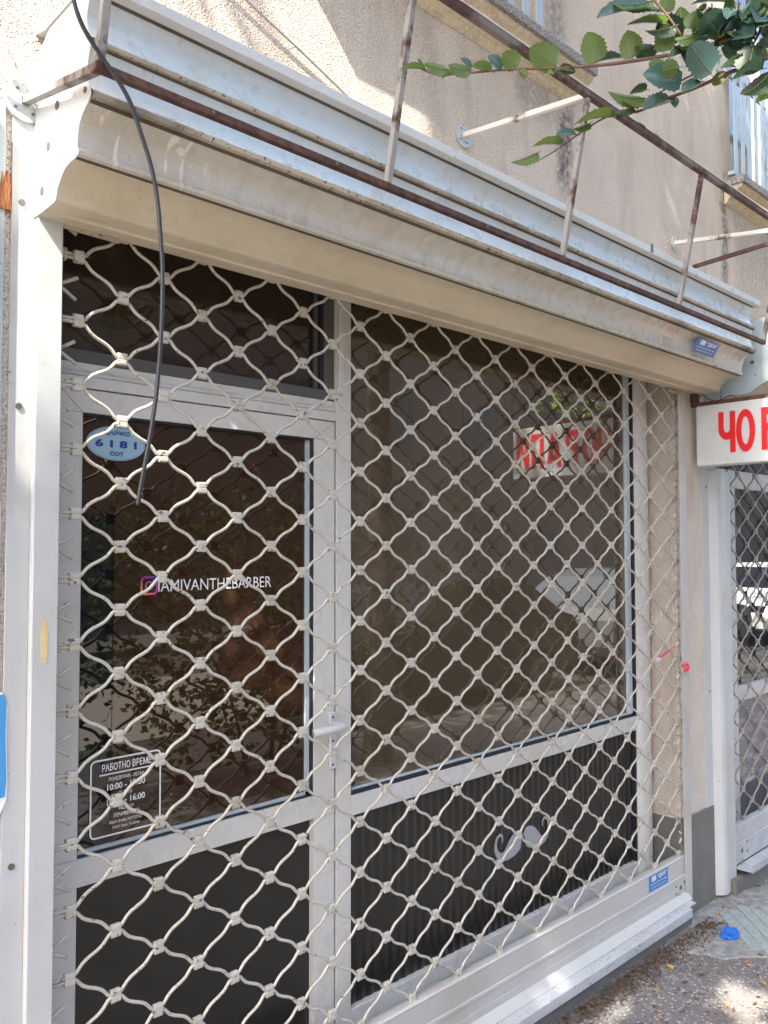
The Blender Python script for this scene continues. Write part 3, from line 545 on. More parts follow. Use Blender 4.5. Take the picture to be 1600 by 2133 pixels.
rows = [('РАБОТНО ВРЕМЕ', 0.1335, 0.262, -1.2565, -1.2385, .02), ('ПОНЕДЕЛНИК - ПЕТЪК', 0.152, 0.242, -1.2825, -1.2725, .01), ('10:00 - 19:00', 0.147, 0.246, -1.3035, -1.288, .02), ('СЪБОТА', 0.176, 0.212, -1.319, -1.310, .01), ('10:00 - 16:00', 0.147, 0.246, -1.3395, -1.324, .02), ('НЕДЕЛЯ', 0.178, 0.216, -1.356, -1.347, .01), ('ПОЧИВЕН ДЕН', 0.165, 0.231, -1.372, -1.3605, .02), ('Шарп блейд 2019 ЕООД', 0.154, 0.238, -1.3855, -1.3765, .01), ('МОЛ: Иван Фърков', 0.162, 0.232, -1.3985, -1.3905, .01)]
for tx, a, b, c_, d_, bo in rows:
    m2 = text_mb(tx, (a, b, c_, d_), YD, bold=bo); hd.add(m2.v, m2.f)
sub(hd, 'opening_hours_lettering', 'vinyl', door)

# ================================================================== FOLDING ROLLER GRILLES
def rod_points(m, c0, c1, x0, par):
    """one bent rod: dips and rises by one half row per column; par shifts the lattice"""
    P = []; z = lambda c: (-(m) * B if (c + m + par) % 2 else -(m + 1) * B)
    for c in range(c0, c1):
        za, zb = z(c), z(c + 1); s = -1 if za < zb else 1
        # at its upper points the rod is the lower one of the pair in the clip, at its lower points the upper one
        oa = -0.0045 if za > zb else 0.0045; ob = -0.0045 if zb > za else 0.0045
        a, b = za + oa, zb + ob; xa = x0 + c * A
        for u, w in ((0.0, 0.0), (0.115, 0.0), (0.16, 0.055), (0.215, 0.17), (0.28, 0.29), (0.35, 0.375), (0.42, 0.44), (0.5, 0.5), (0.58, 0.56), (0.65, 0.625), (0.72, 0.71), (0.785, 0.83), (0.84, 0.945), (0.885, 1.0)):
            if u == 0.0 and c > c0: pass
            P.append((xa + u * A, 0.0, a + (b - a) * w))
    P.append((x0 + c1 * A, 0.0, z(c1) + (-0.0045 if z(c1) > z(c1 - 1) else 0.0045)))
    return P
def wobble(P, seed, amp=0.0016):
    r = random.Random(seed); ph = [r.uniform(0, 6.28) for _ in range(4)]
    return [(x + amp * 0.6 * math.sin(z * 9 + ph[3]), y + amp * (math.sin(x * 3.1 + ph[0]) + 0.5 * math.sin(x * 13 + ph[1])), z + amp * (math.sin(x * 2.3 + ph[2]) + .5 * math.sin(x * 11 + ph[3]))) for x, y, z in P]
def clip_mesh(mb, x, z, rnd, w=0.0218, h=0.0275, y=0.0):
    x += rnd.uniform(-.0012, .0012); z += rnd.uniform(-.0012, .0012); a = rnd.uniform(-0.05, 0.05); hw, hh = w / 2, h / 2
    prof = [(-0.0048, hh), (-0.0066, hh - .003), (-0.0066, 0.0018), (-0.0052, 0.0), (-0.0066, -0.0018), (-0.0066, -hh + .003), (-0.0048, -hh), (0.0048, -hh), (0.0066, -hh + .003), (0.0066, hh - .003), (0.0048, hh)]
    v = []
    for sx in (-hw, hw):
        for py, pz in prof: v.append((x + sx * math.cos(a) - pz * math.sin(a), y + py, z + pz * math.cos(a) + sx * math.sin(a)))
    n = len(prof); mb.add(v, [(i, (i + 1) % n, n + (i + 1) % n, n + i) for i in range(n)] + [tuple(range(n))[::-1], tuple(range(n, 2 * n))]); return mb
def stub(mb, x, z, s, rnd):
    """cut rod ends forking out of the guide"""
    for k in (1, -1):
        mb.tube([(x, 0, z + k * 0.004), (x + s * 0.012, -0.001, z + k * 0.006), (x + s * 0.043 + rnd.uniform(-.003, .003), -0.002, z + k * (0.024 + rnd.uniform(-.003, .003)))], 0.0043, 7)
def grille(root, x0, cols, rows, par, mat, cmat, ztop=-1, xl=None, xr=None, stubs=True, bottom_clips=True):
    rnd = random.Random(11 + int(x0 * 10)); nodes = []
    for m in range(ztop, rows):
        P = rod_points(m, 0, cols, x0, par); n0 = P[0]; n1 = P[-1]
        if xl is not None and (m + par) % 2 == (0 if n0[2] < -(m + .5) * B else 1) or xl is not None: P = [(xl, 0, n0[2])] + P
        if xr is not None: P = P + [(xr, 0, n1[2])]
        MB().tube(wobble(P, m + 50), 0.0041, 7).build('rod', mat, root, smooth=True)
    for c in range(cols + 1):
        for k in range(ztop + 1, rows + 1):
            if (c + k + par) % 2: nodes.append((c, k))
    nodes.sort(key=lambda q: q[0]); rest = MB()
    for i, (c, k) in enumerate(nodes):
        if i < 300: clip_mesh(MB(), x0 + c * A, -k * B, rnd).build('clip', cmat, root, bevel=0)
        else: clip_mesh(rest, x0 + c * A, -k * B, rnd)
    if rest.v: rest.build('clip', cmat, root, kind='stuff')
    if stubs:
        sb = MB(); cb = MB()
        for k in range(ztop + 1, rows + 1):
            for c, s, xx in ((0, 1, xl), (cols, -1, xr)):
                if xx is None: continue
                if (c + k + par) % 2 == 0: stub(sb, xx + s * 0.022, -k * B, s, rnd)
                elif k % 4 in (1, 0): clip_mesh(cb, xx + s * 0.030, -k * B, rnd, 0.022)
        sb.build('rod_end', mat, root, smooth=True, kind='stuff'); cb.build('end_clip', cmat, root, kind='stuff')
grl = thing('folding_grille', (1.36, 0, -2.37), 'cream folding lattice security grille pulled down over the barber shop door and window', 'security grille')
grille(grl, 0.0, 26, 29, 0, 'grille', 'clip', xl=-0.070, xr=2.795)
mb = MB(); mb.prism([(-0.019, -2.088), (-0.021, -2.083), (-0.014, -2.079), (0.014, -2.079), (0.021, -2.083), (0.019, -2.088), (0.019, -2.157), (-0.019, -2.157)], -0.062, 2.757); bb = mb.build('bottom_bar', 'barpaint', grl)
mb = MB(); mb.prism([(-0.019, -2.1575), (-0.023, -2.159), (-0.024, -2.168), (-0.021, -2.172), (-0.021, -2.206), (-0.019, -2.208), (-0.021, -2.210), (-0.021, -2.232), (-0.020, -2.234), (-0.046, -2.262), (0.019, -2.262), (0.019, -2.1575)], -0.062, 2.757); b2 = mb.build('bottom_bar', 'barpaint', grl)
mb = MB()
for x, z, r in ((2.70, -2.205, .010), (2.737, -2.19, .008), (2.745, -2.222, .006), (2.66, -2.222, .005), (2.66, -2.19, .005), (2.69, -2.235, .004)): mb.disc((x, -0.0225, z), 'y', r, 0.0015, 12)
sub(mb, 'screw', 'screw', b2)
def sticker(part, P, u, v, w, h, y_off, name='maker_sticker'):
    """blue maker's sticker on the plane through P with axes u,v"""
    P, u, v = Vector(P), Vector(u).normalized(), Vector(v).normalized(); n = u.cross(v).normalized()
    if n.y > 0: n = -n
    def pt(a, b, e): return tuple(P + u * (a * w) + v * (b * h) + n * e)
    s = sub(MB().add([pt(0, 0, y_off), pt(1, 0, y_off), pt(1, 1, y_off), pt(0, 1, y_off)], [(0, 1, 2, 3)]), name, 'blue', part)
    mb = MB(); e = y_off + 0.0005
    for i in range(5):   # rolled shutter emblem
        z = 0.60 + i * 0.07; o = 0.02 * (i % 2); mb.add([pt(0.13 + o, z, e), pt(0.36 + o, z, e), pt(0.36 + o, z + 0.055, e), pt(0.13 + o, z + 0.055, e)], [(0, 1, 2, 3)])
    def tx(t, a0, a1, b0, b1, bo):
        m = text_mb(t, (0, 1, 0, 1), 0, bold=bo); mb.add([pt(a0 + q[0] * (a1 - a0), b0 + q[2] * (b1 - b0), e) for q in m.v], m.f)
    tx('"ДЮК"', 0.45, 0.93, 0.60, 0.92, .03); tx('032 963 274, 967 286', 0.08, 0.92, 0.34, 0.48, .01); tx('охранителни ролетки', 0.10, 0.90, 0.12, 0.24, 0)
    sub(mb, name + '_print', 'whiteprint', s) if False else mb.build(name + '_print', 'whiteprint', part.parent, ).__setattr__('parent', part)
sticker(bb, (2.430, -0.019, -2.151), (1, 0, 0), (0, 0, 1), 0.160, 0.062, 0.0012)
def rail_left(root, x, flange=True, top=0.0, ztop_f=0.31, zbot=-2.30):
    mb = MB(); mb.box(x, x + .054, -0.026, -0.0225, zbot, top).box(x, x + .004, -0.0225, 0.034, zbot, top).box(x + .030, x + .034, -0.0225, 0.034, zbot, top).box(x + .034, x + .052, 0.030, 0.034, zbot, top)
    r = mb.build('guide_rail', 'railwhite', root, bevel=0.0022)
    return r
gr = rail_left(grl, -0.0995, top=-0.012)
# flange against the wall with its screws and torn tape
pl = [(-0.1475, -2.30), (-0.0997, -2.30), (-0.0997, 0.285)] + [(-0.1236 + 0.0239 * math.cos(math.radians(a)), 0.285 + 0.026 * math.sin(math.radians(a))) for a in range(15, 180, 15)] + [(-0.1475, 0.285)]
fl = flat(pl, -0.006, 0.0055).build('rail_flange', 'railwhite', grl, bevel=0.0012)
mb = MB()
for z in (0.255, 0.014, -0.42, -1.37): mb.disc((-0.1265 if z < 0.2 else -0.1225, -0.0085, z), 'y', 0.0068, 0.003, 14)
sub(mb, 'screw', 'screw', fl)
ty = [(-0.078, -0.862), (-0.070, -0.875), (-0.0665, -0.895), (-0.0665, -0.945), (-0.070, -0.958), (-0.080, -0.958), (-0.082, -0.90)]
sub(flat(ty, -0.0268, 0.0006), 'torn_tape', 'yellowtape', gr)
x = 2.802; mb = MB(); mb.box(2.741, x, -0.026, -0.0225, -2.30, -0.034).box(x - .004, x, -0.0225, 0.034, -2.30, -0.034).box(2.766, 2.770, -0.0225, 0.034, -2.30, -0.034).box(2.751, 2.766, 0.030, 0.034, -2.30, -0.034)
mb.build('guide_rail', 'barpaint', grl, bevel=0.002)
mb = MB(); mb.prism([(-0.044, -2.2635), (-0.088, -2.2645), (-0.0895, -2.266), (-0.0895, -2.300), (-0.086, -2.300), (-0.086, -2.268), (-0.044, -2.2670)], -0.098, 2.668)
mb.box(2.668, 2.735, -0.075, -0.030, -2.2655, -2.2630)
MB().sheet([(-0.0463, -2.2628), (-0.0449, -2.2612)], -0.062, 2.70, 0.0005).build('dirt_line', 'seam', grl)
mb.build('threshold_flashing', 'sill', grl)
MB().box(-0.09, 2.745, -0.050, 0.30, -2.375, -2.2990).build('threshold_step', 'plinth', grl, bevel=0.004)
MB().box(-0.09, 2.745, -0.018, 0.30, -2.2988, -2.2655).build('threshold_bed', 'plinth', grl)
# red tag and wire caught in the mesh
w = thing('cable_tie', (2.60, -0.02, -1.19), 'red plastic tie with a pale head caught in the grille near its right edge', 'cable tie')
MB().tube([(2.548, -0.012, -1.200), (2.60, -0.020, -1.183), (2.665, -0.026, -1.158)], 0.0052, 7, 0.003).build('tie_strap', 'redwire', w, smooth=True)
MB().box(2.535, 2.555, -0.022, -0.005, -1.212, -1.194).build('tie_head', 'greywhite', w, bevel=0.003)
MB().tube([(2.665, -0.026, -1.158), (2.70, -0.028, -1.142)], 0.002, 6).build('tie_tail', 'pinkedge', w)
w = thing('wire_tie', (2.78, -0.03, -1.28), 'frayed pink and white wire twisted round the right guide rail', 'wire')
MB().tube(catmull([(2.745, -0.03, -1.272), (2.78, -0.045, -1.274), (2.82, -0.05, -1.290), (2.86, -0.045, -1.304), (2.895, -0.05, -1.312)]), 0.0025, 6).build('pale_strand', 'pinkedge', w, smooth=True)
MB().tube(catmull([(2.728, -0.03, -1.246), (2.745, -0.045, -1.238), (2.752, -0.045, -1.262), (2.735, -0.04, -1.268), (2.744, -0.05, -1.25)]), 0.006, 6).build('red_knot', 'redwire', w, smooth=True)

# ================================================================== SHUTTER BOX over the grille
def arc(p, q, sag, n=8):
    """concave sheet line between two (y,z) points, bowed towards the wall by sag"""
    p, q = Vector(p), Vector(q); d = (q - p).normalized(); nn = Vector((-d.y, d.x)) if (q - p).y >= 0 else Vector((d.y, -d.x)); nn = Vector((abs(d.y), abs(d.x) * 1.0))
    nn = Vector((d.y, -d.x))
    return [tuple(p + (q - p) * (i / n) + nn * sag * math.sin(math.pi * i / n)) for i in range(n + 1)]
XL, XR = -0.100, 2.940
box = thing('shutter_box', (1.42, -0.15, 0.0), 'long cream and white sheet metal roller box with stepped coves above the grille', 'shutter box')
def plate_profile(o=0.0):
    lo = [(-0.002, -0.008), (-0.010, -0.0135), (-0.058, -0.0145), (-0.118, -0.0125), (-0.124, -0.009), (-0.130, 0.006)] + arc((-0.132, 0.010), (-0.214, 0.044), 0.012)[1:] + [(-0.2225, 0.0455), (-0.232, 0.0485), (-0.2335, 0.056), (-0.227, 0.062)] + arc((-0.2265, 0.064), (-0.275, 0.134), 0.016)[1:] + [(-0.286, 0.146), (-0.278, 0.163)] + arc((-0.277, 0.165), (-0.281, 0.240), 0.010)[1:] + [(-0.286, 0.249), (-0.275, 0.264)] + arc((-0.274, 0.266), (-0.279, 0.343), 0.013)[1:]
    return lo + [(-0.279, 0.366), (-0.08, 0.366), (0.0, 0.328)]
    return [(0.0, -0.010), (-0.030, -0.012), (-0.042, 0.000), (-0.132, 0.003), (-0.140, 0.014), (-0.222, 0.050), (-0.226, 0.062), (-0.278, 0.140), (-0.282, 0.160), (-0.274, 0.19), (-0.279, 0.236), (-0.283, 0.252), (-0.266, 0.290), (-0.275, 0.340), (-0.272, 0.366), (-0.08, 0.366), (0.0, 0.328)]
mb = MB(); mb.prism(plate_profile(), XL - 0.003, XL); ep = mb.build('end_plate', 'white', box, bevel=0.0008)
mb = MB(); mb.prism(plate_profile(), XR, XR + 0.003); mb.build('end_plate', 'white', box, bevel=0.0008)
mb = MB()
for y, z in ((-0.128, 0.185), (-0.085, 0.115), (-0.262, 0.162), (-0.055, 0.03)): mb.disc((XL - 0.0050, y, z), 'x', 0.0095 if y > -0.2 else 0.006, 0.0022, 10)
sub(mb, 'rivet', 'screw', ep)
mb = MB(); mb.sheet([(-0.002, -0.008), (-0.010, -0.0135), (-0.058, -0.0145), (-0.062, -0.0095), (-0.070, -0.0095), (-0.078, -0.0135), (-0.118, -0.0115)] , XL, XR, 0.0012); mb.build('soffit_panel', 'cream', box)
mb = MB(); mb.sheet([(-0.118, -0.0115), (-0.124, -0.009), (-0.130, 0.006)] + arc((-0.132, 0.010), (-0.214, 0.044), 0.012)[1:] + [(-0.222, 0.0455)], XL, XR); mb.build('cove_panel', 'cream', box, smooth=False)
mb = MB(); mb.sheet([(-0.2225, 0.0455), (-0.232, 0.0485), (-0.2335, 0.056), (-0.227, 0.062)] + arc((-0.2265, 0.064), (-0.275, 0.134), 0.016)[1:], XL, XR); low = mb.build('cove_panel', 'fascia_low', box)
mb = MB(); mb.sheet([(-0.275, 0.1342), (-0.2905, 0.1405), (-0.2925, 0.149), (-0.289, 0.154)], XL, XR); mb.build('ridge', 'lip', box)
for q_ in ([(-0.2752, 0.1325), (-0.2835, 0.1365)], [(-0.2812, 0.2385), (-0.2868, 0.2422)], [(-0.2145, 0.0435), (-0.2235, 0.0449)], [(-0.2792, 0.3410), (-0.2855, 0.3445)]):
    MB().sheet(q_, XL, XR, 0.0004).build('seam', 'seam', box)
mb = MB(); mb.sheet([(-0.2888, 0.1542), (-0.278, 0.163)] + arc((-0.277, 0.165), (-0.281, 0.240), 0.010)[1:], XL, XR); mb.build('cove_panel', 'fascia', box)
mb = MB(); mb.sheet([(-0.281, 0.2402), (-0.291, 0.245), (-0.2925, 0.251), (-0.288, 0.256)], XL, XR); mb.build('ridge', 'lip', box)
mb = MB(); mb.sheet([(-0.2878, 0.2562), (-0.275, 0.264)] + arc((-0.274, 0.266), (-0.279, 0.343), 0.013)[1:], XL, XR); mb.build('cove_panel', 'fascia', box)
mb = MB(); mb.sheet([(-0.279, 0.3432), (-0.298, 0.3495), (-0.302, 0.3520), (-0.303, 0.3735), (-0.300, 0.3765), (-0.05, 0.380), (0.0, 0.392)], XL - 0.002, XR + 0.035, 0.0014); mb.build('top_cap', 'white', box)
mb = MB(); mb.box(1.995, 2.012, -0.3045, -0.3032, 0.355, 0.385); mb.build('tape_scrap', 'screw', box)
mb = MB(); mb.bar((-0.045, -0.02, -0.018), (0.085, -0.02, -0.020), 0.004, 0.010); mb.bar((2.66, -0.02, -0.03), (2.76, -0.02, -0.03), 0.006, 0.012); mb.build('slot_edge', 'lip', box)
# maker's sticker low on the cove at the right end
sticker(low, (2.42, -0.2435, 0.0735), (1, 0, 0), (0, -0.036, 0.055), 0.185, 0.056, 0.0065)

# ================================================================== SIGN FRAME of steel bars
fr = thing('sign_frame', (1.3, -0.38, 0.142), 'rusty empty steel sign frame leaning out from the wall above the roller box', 'sign frame')
xs = [-0.131, 0.584, 1.310, 2.040, 2.790]; yb, zb, yt, zt = -0.383, 0.142, -0.4785, 0.607
MB().bar((-0.141, yb, zb), (2.800, yb, zb), 0.016, 0.0165).build('lower_bar', 'rust', fr, bevel=0.002)
mb = MB(); mb.prism([(yt + .009, zt - 0.009), (yt - .009, zt - 0.009), (yt - .009, zt + .009), (yt - .006, zt + .009), (yt - .006, zt - .006), (yt + .009, zt - .006)], -0.141, 4.3); mb.build('upper_bar', 'barbrown', fr)
mb = MB(); mb.box(-0.141, 4.3, yt - .0108, yt - .0083, zt + .0092, zt + .0135)
mb.build('upper_bar_edge', 'barwhite', fr)
dv = Vector((0, yt - yb, zt - zb)).normalized()
for x in xs: MB().bar(Vector((x, yb, zb)) + dv * 0.0090, Vector((x, yt + .002, zt - .010)), 0.0165, 0.0155, (0, 1, 0)).build('strut', 'strut', fr, bevel=0.002)
def bracket(x, z, p1, mat, r, yplate=-0.002, e=(0, 0, 0)):
    pb = MB(); pb.disc((x, yplate - 0.004, z), 'y', r, 0.004, 28); pl_ = pb.build('wall_plate', 'zinc', fr, bevel=0.001)
    sb = MB()
    for a in (0.6, 2.2, 3.9, 5.3): sb.disc((x + r * .62 * math.cos(a), yplate - 0.0055, z + r * .62 * math.sin(a)), 'y', 0.0035, 0.0016, 8)
    sub(sb, 'bolt', 'screw', pl_)
    MB().bar((x, yplate - 0.0045, z), p1, 0.017, 0.017).build('wall_bracket', mat, fr, bevel=0.002)
bracket(-0.124, 0.232, (-0.131, yb + 0.0105, zb + .002), 'strut', 0.045, -0.0065)
bracket(1.305, 0.656, (1.31, yt + 0.0125, zt - .002), 'barwhite', 0.040)
bracket(2.770, 0.664, (2.79, yt + 0.0125, zt - .002), 'barwhite', 0.030)
sb = MB()
for x in (0.1, 0.42, 0.95, 1.62, 2.3): sb.disc((x, yb - 0.0095, zb + .001), 'y', 0.004, 0.0018, 8)
sub(sb, 'rivet', 'screw', [o for o in fr.children if o.name.startswith('lower_bar')][0])

# ================================================================== NEIGHBOUR'S SHOP on the right
nb = thing('neighbour_grille', (3.9, 0, -2.37), 'brownish folding lattice grille of the next shop at the right edge', 'security grille')
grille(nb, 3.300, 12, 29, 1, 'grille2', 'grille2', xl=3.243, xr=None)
mb = MB(); mb.box(2.995, 3.068, -0.004, 0.0, -2.335, 0.0).box(3.068, 3.072, -0.030, 0.0, -2.335, 0.0)
mb.prism([(0, 0)] * 3, 0, 0) if False else None
P_ = [(3.068, -0.004), (3.100, -0.034), (3.118, -0.040), (3.150, -0.040), (3.172, -0.034), (3.236, -0.034), (3.236, -0.030), (3.15, -0.030), (3.118, -0.034), (3.100, -0.028), (3.072, 0.0)]
mb = MB(); mb.box(2.995, 3.067, -0.0045, -0.0005, -2.345, -0.36); NP = len(P_)
mb.add([(x, y, -2.350) for x, y in P_] + [(x, y, -0.36) for x, y in P_], [(i, (i + 1) % NP, NP + (i + 1) % NP, NP + i) for i in range(NP)] + [tuple(range(NP))[::-1]])
nr = mb.build('guide_rail', 'railwhite', nb, label='white stepped rail with a rust spot at its foot')
mb = MB(); mb.disc((3.045, -0.007, -0.44), 'y', 0.006, 0.0022, 10); mb.disc((3.045, -0.007, -1.40), 'y', 0.005, 0.0022, 10); sub(mb, 'screw', 'screw', nr)
mb = MB(); mb.box(3.24, 5.3, -0.019, 0.019, -2.157, -2.079); mb.box(3.24, 5.3, -0.021, 0.019, -2.259, -2.1578); nbar = mb.build('bottom_bar', 'sill', nb, bevel=0.003)
mb = MB(); mb.disc((3.33, -0.0235, -2.205), 'y', 0.011, 0.0024, 12); mb.disc((3.39, -0.0235, -2.175), 'y', 0.006, 0.0024, 10); mb.disc((3.39, -0.0235, -2.22), 'y', 0.006, 0.0024, 10); sub(mb, 'screw', 'screw', nbar)
mb = MB(); mb.box(3.24, 3.31, -0.10, -0.022, -2.266, -2.2625); mb.box(3.31, 5.3, -0.078, -0.022, -2.266, -2.2625); mb.box(3.31, 5.3, -0.0785, -0.075, -2.296, -2.2662); mb.build('threshold_flashing', 'sill', nb)
MB().box(3.17, 5.3, -0.06, 0.3, -2.375, -2.297).build('threshold_step', 'plinth', nb)
nbx = thing('neighbour_shutter_box', (3.9, -0.15, 0.1), 'roller box of the next shop seen from its white riveted end', 'shutter box')
q = [(0.0, -0.030), (-0.222, -0.022), (-0.262, 0.000), (-0.330, 0.060), (-0.345, 0.10), (-0.345, 0.44), (-0.30, 0.47), (0.0, 0.47)]
q = [(0.0, -0.030), (-0.215, -0.018), (-0.262, 0.012), (-0.330, 0.040), (-0.345, 0.10), (-0.345, 0.318), (-0.30, 0.318), (-0.0, 0.312)]
nep = MB().prism(q, 3.046, 3.05).build('end_plate', 'greywhite', nbx, label='white end plate with rivets, its shade put into the pale blue grey')  # white plate standing in shade, the shade put into its colour
mb = MB()
for y, z in ((-0.232, 0.121), (-0.245, 0.060)): mb.disc((3.042, y, z), 'x', 0.0085 if z > .1 else 0.0035, 0.004, 12)
mb.box(3.0435, 3.0458, -0.085, -0.083, -0.03, 0.01); sub(mb, 'rivet', 'screw', nep)
MB().prism([(a + .004 if a < -.01 else a, b) for a, b in q], 3.0505, 5.3).build('box_cover', 'cream', nbx)
nf = thing('neighbour_shopfront', (4.0, 0.12, -2.37), 'white framed dark glass shopfront of the sock shop behind its grille', 'shopfront')
frame_box([(3.17, 5.3, Y0, Y1, -0.41, -0.315), (3.17, 3.56, Y0, Y1, -1.547, -1.466), (3.652, 5.3, Y0, Y1, -1.547, -1.466), (3.568, 3.651, Y0, Y1, -2.19, -0.4105), (3.17, 5.3, Y0, Y1, -2.26, -2.1905)], 'frame', 'alu', parent=nf)
frame_box([(3.556, 3.5675, Y0 + .004, Y1, -2.19, -0.4105)], 'gasket', 'gasket', 0, parent=nf)
MB().box(3.17, 3.556, 0.14, 0.146, -1.4655, -0.4105).box(3.6515, 5.3, 0.14, 0.146, -1.4655, -0.4105).build('pane', 'glass3', nf)
MB().box(3.17, 5.3, 0.14, 0.146, -0.3145, 0.10).build('transom_pane', 'glass3', nf)
MB().box(3.17, 3.556, 0.14, 0.146, -2.19, -1.5475).box(3.6515, 5.3, 0.14, 0.146, -2.19, -1.5475).build('kick_panel', 'kickglass', nf)
# sock shop sign, standing out from the wall
sg = thing('projecting_sign', (2.94, -0.38, -0.20), 'white box sign with red letters standing out from the wall at right', 'sign')
zs0, zs1 = -0.352, -0.075
bx = MB().box(2.902, 2.985, -0.745, -0.028, zs0, zs1).build('sign_box', 'whitepaint' if False else 'white', sg, bevel=0.006, seg=3)
def glyph(parts_fn, x, mat, part, name): pass
def band_letters(grow):
    mb = MB(); LX = [XS]; zt_, zb_ = -0.112 + grow, -0.303 - grow; zm = (zt_ + zb_) / 2; S = 0.0125 + grow
    def rect(u0, u1, z0, z1):
        LX[0] -= 0.00006; XS = LX[0]; mb.add([(XS, -u0, z0), (XS, -u1, z0), (XS, -u1, z1), (XS, -u0, z1)], [(0, 1, 2, 3)])
    def ell(u, z, ru, rz, w, a0=0, a1=360, n=28):
        o = []; i_ = []; LX[0] -= 0.00006; XS = LX[0]
        for k in range(n + 1):
            a = math.radians(a0 + (a1 - a0) * k / n); o.append((XS, -(u + (ru + grow) * math.cos(a)), z + (rz + grow) * math.sin(a))); i_.append((XS, -(u + max(ru - w - grow, .0005) * math.cos(a)), z + max(rz - w * 1.35 - grow, .001) * math.sin(a)))
        mb.add(o + i_, [(k, k + 1, n + 1 + k + 1, n + 1 + k) for k in range(n)])
    g = grow; W = 0.024; T, Bt = -0.115, -0.300
    # Ч
    u = 0.135; rect(u + .052 - g, u + .052 + W + g, Bt - g, T + g); rect(u - g, u + W + g, T - .075, T + g); ell(u + .038, T - .075, .038, .052, W, 180, 360)
    # О
    u = 0.256; ell(u, (T + Bt) / 2, .042, .0945, W)
    # Р
    u = 0.325; rect(u - g, u + W + g, Bt - g, T + g); ell(u + .030, T - .0515, .046, .0515, W, -90, 90); rect(u + W - .001, u + .031, T - .0325 - g * 0, T + g); rect(u + W - .001, u + .031, T - .103 - g, T - .0708)
    # А
    u = 0.425
    for s in (0, 1):
        LX[0] -= 0.00006; XS_ = LX[0]; a0, a1 = (u - g, u + W + g) if s == 0 else (u + .072 - g, u + .072 + W + g); c0, c1 = (u + .034 - g, u + .048) if s == 0 else (u + .048, u + .062 + g)
        mb.add([(XS_, -a0, Bt - g), (XS_, -a1, Bt - g), (XS_, -c1 - (0 if s else .010), T + g), (XS_, -c0 + (0.0 if s == 0 else .010), T + g)], [(0, 1, 2, 3)])
    rect(u + .018, u + .078, -0.262 - g, -0.238 + g)
    # П
    u = 0.538; rect(u - g, u + W + g, Bt - g, T + g); rect(u + .056 - g, u + .056 + W + g, Bt - g, T + g); rect(u + W - .001, u + .057, T - .030 - g, T + g)
    # И
    u = 0.635; rect(u - g, u + W + g, Bt - g, T + g); rect(u + .058 - g, u + .058 + W + g, Bt - g, T + g)
    XS_ = LX[0] - .00006; mb.add([(XS_, -(u + W - .002), Bt - g), (XS_, -(u + W - .002), Bt + .055), (XS_, -(u + .060), T + g), (XS_, -(u + .060), T - .055)], [(0, 1, 2, 3)])
    return mb
XS = 2.9008; band_letters(0.0022).build('letter_edge', 'pinkedge', sg)
XS = 2.8995; band_letters(0.0).build('lettering', 'redprint', sg)
MB().box(2.912, 2.932, -0.745, -0.001, -0.0745, -0.0555).build('hanger_bar', 'rust', sg)
MB().box(2.905, 2.938, -0.030, -0.001, -0.0555, 0.06).build('hanger_strap', 'rust', sg)
MB().bar((2.96, -0.001, 0.600), (2.96, -0.75, 0.640), 0.016, 0.016).build('stay_bar', 'rust', sg)

# ================================================================== CABLES AND ODDMENTS
def cable(name, pts, r, mat, label, n=8):
    return tag(MB().tube(catmull(pts, 6), r, n).build(name, mat, None, smooth=True), label, 'cable')
cpts = [(-0.21, -0.40, 0.36), (-0.189, -.40, .248), (-0.178, -.40, .210), (-0.161, -.40, .182), (-0.136, -.40, .155), (-0.104, -.40, .124), (-0.079, -.40, .090), (-0.054, -.40, .032), (-0.036, -.40, -.016), (-0.023, -.40, -.076), (-0.016, -.40, -.146), (-0.012, -.40, -.199), (-0.012, -.40, -.271), (-0.015, -.40, -.352), (-0.022, -.40, -.434), (-0.031, -.40, -.497), (-0.042, -.40, -.559), (-0.052, -.40, -.612), (-0.056, -.40, -.640)]
cable('hanging_cable', cpts, 0.0042, 'cable', 'black cable hanging loose over the left end of the roller box and grille')
cable('wall_cable', [(0.05, -0.012, 0.90), (0.25, -0.012, 0.79), (0.427, -0.010, 0.715), (0.60, -0.010, 0.656), (0.776, -0.010, 0.592), (0.83, -0.03, 0.55), (0.86, -0.05, 0.40)], 0.0032, 'greycable', 'thin grey cable running slantwise down the sunlit stucco behind the roller box')
cable('coiled_cable', [(-0.06, -0.02, 0.42), (-0.075, -0.03, 0.375), (-0.092, -0.035, 0.34), (-0.098, -0.03, 0.30), (-0.100, -0.03, 0.262), (-0.108, -0.03, 0.243), (-0.122, -0.03, 0.243), (-0.135, -0.03, 0.262), (-0.150, -0.03, 0.29), (-0.17, -0.03, 0.32)], 0.0038, 'greycable', 'grey cable bent into a loop over the top of the left rail')
cable('white_cable', [(-0.19, -0.02, 0.26), (-0.165, -0.03, 0.285), (-0.14, -0.03, 0.31), (-0.11, -0.03, 0.325), (-0.09, -0.02, 0.335), (-0.07, -0.01, 0.35)], 0.003, 'whitecable', 'thin white cable arching beside the left end of the roller box')
cable('service_wire', [(-0.185, -0.02, 0.305), (-0.15, -0.03, 0.318), (-0.12, -0.035, 0.322), (-0.085, -0.02, 0.332)], 0.004, 'whitecable', 'thick white wire crossing above the round plate of the left bracket')
cable('black_wire_loop', [(2.90, -0.02, 0.03), (2.885, -0.03, 0.0), (2.875, -0.03, -0.03), (2.89, -0.04, -0.045), (2.92, -0.04, -0.03), (2.93, -0.05, -0.02), (2.95, -0.08, -0.045), (2.95, -0.12, -0.05), (2.94, -0.17, -0.037), (2.93, -0.2, -0.046)], 0.0022, 'cable', 'thin black wire looping from under the roller box to the red lettered sign')
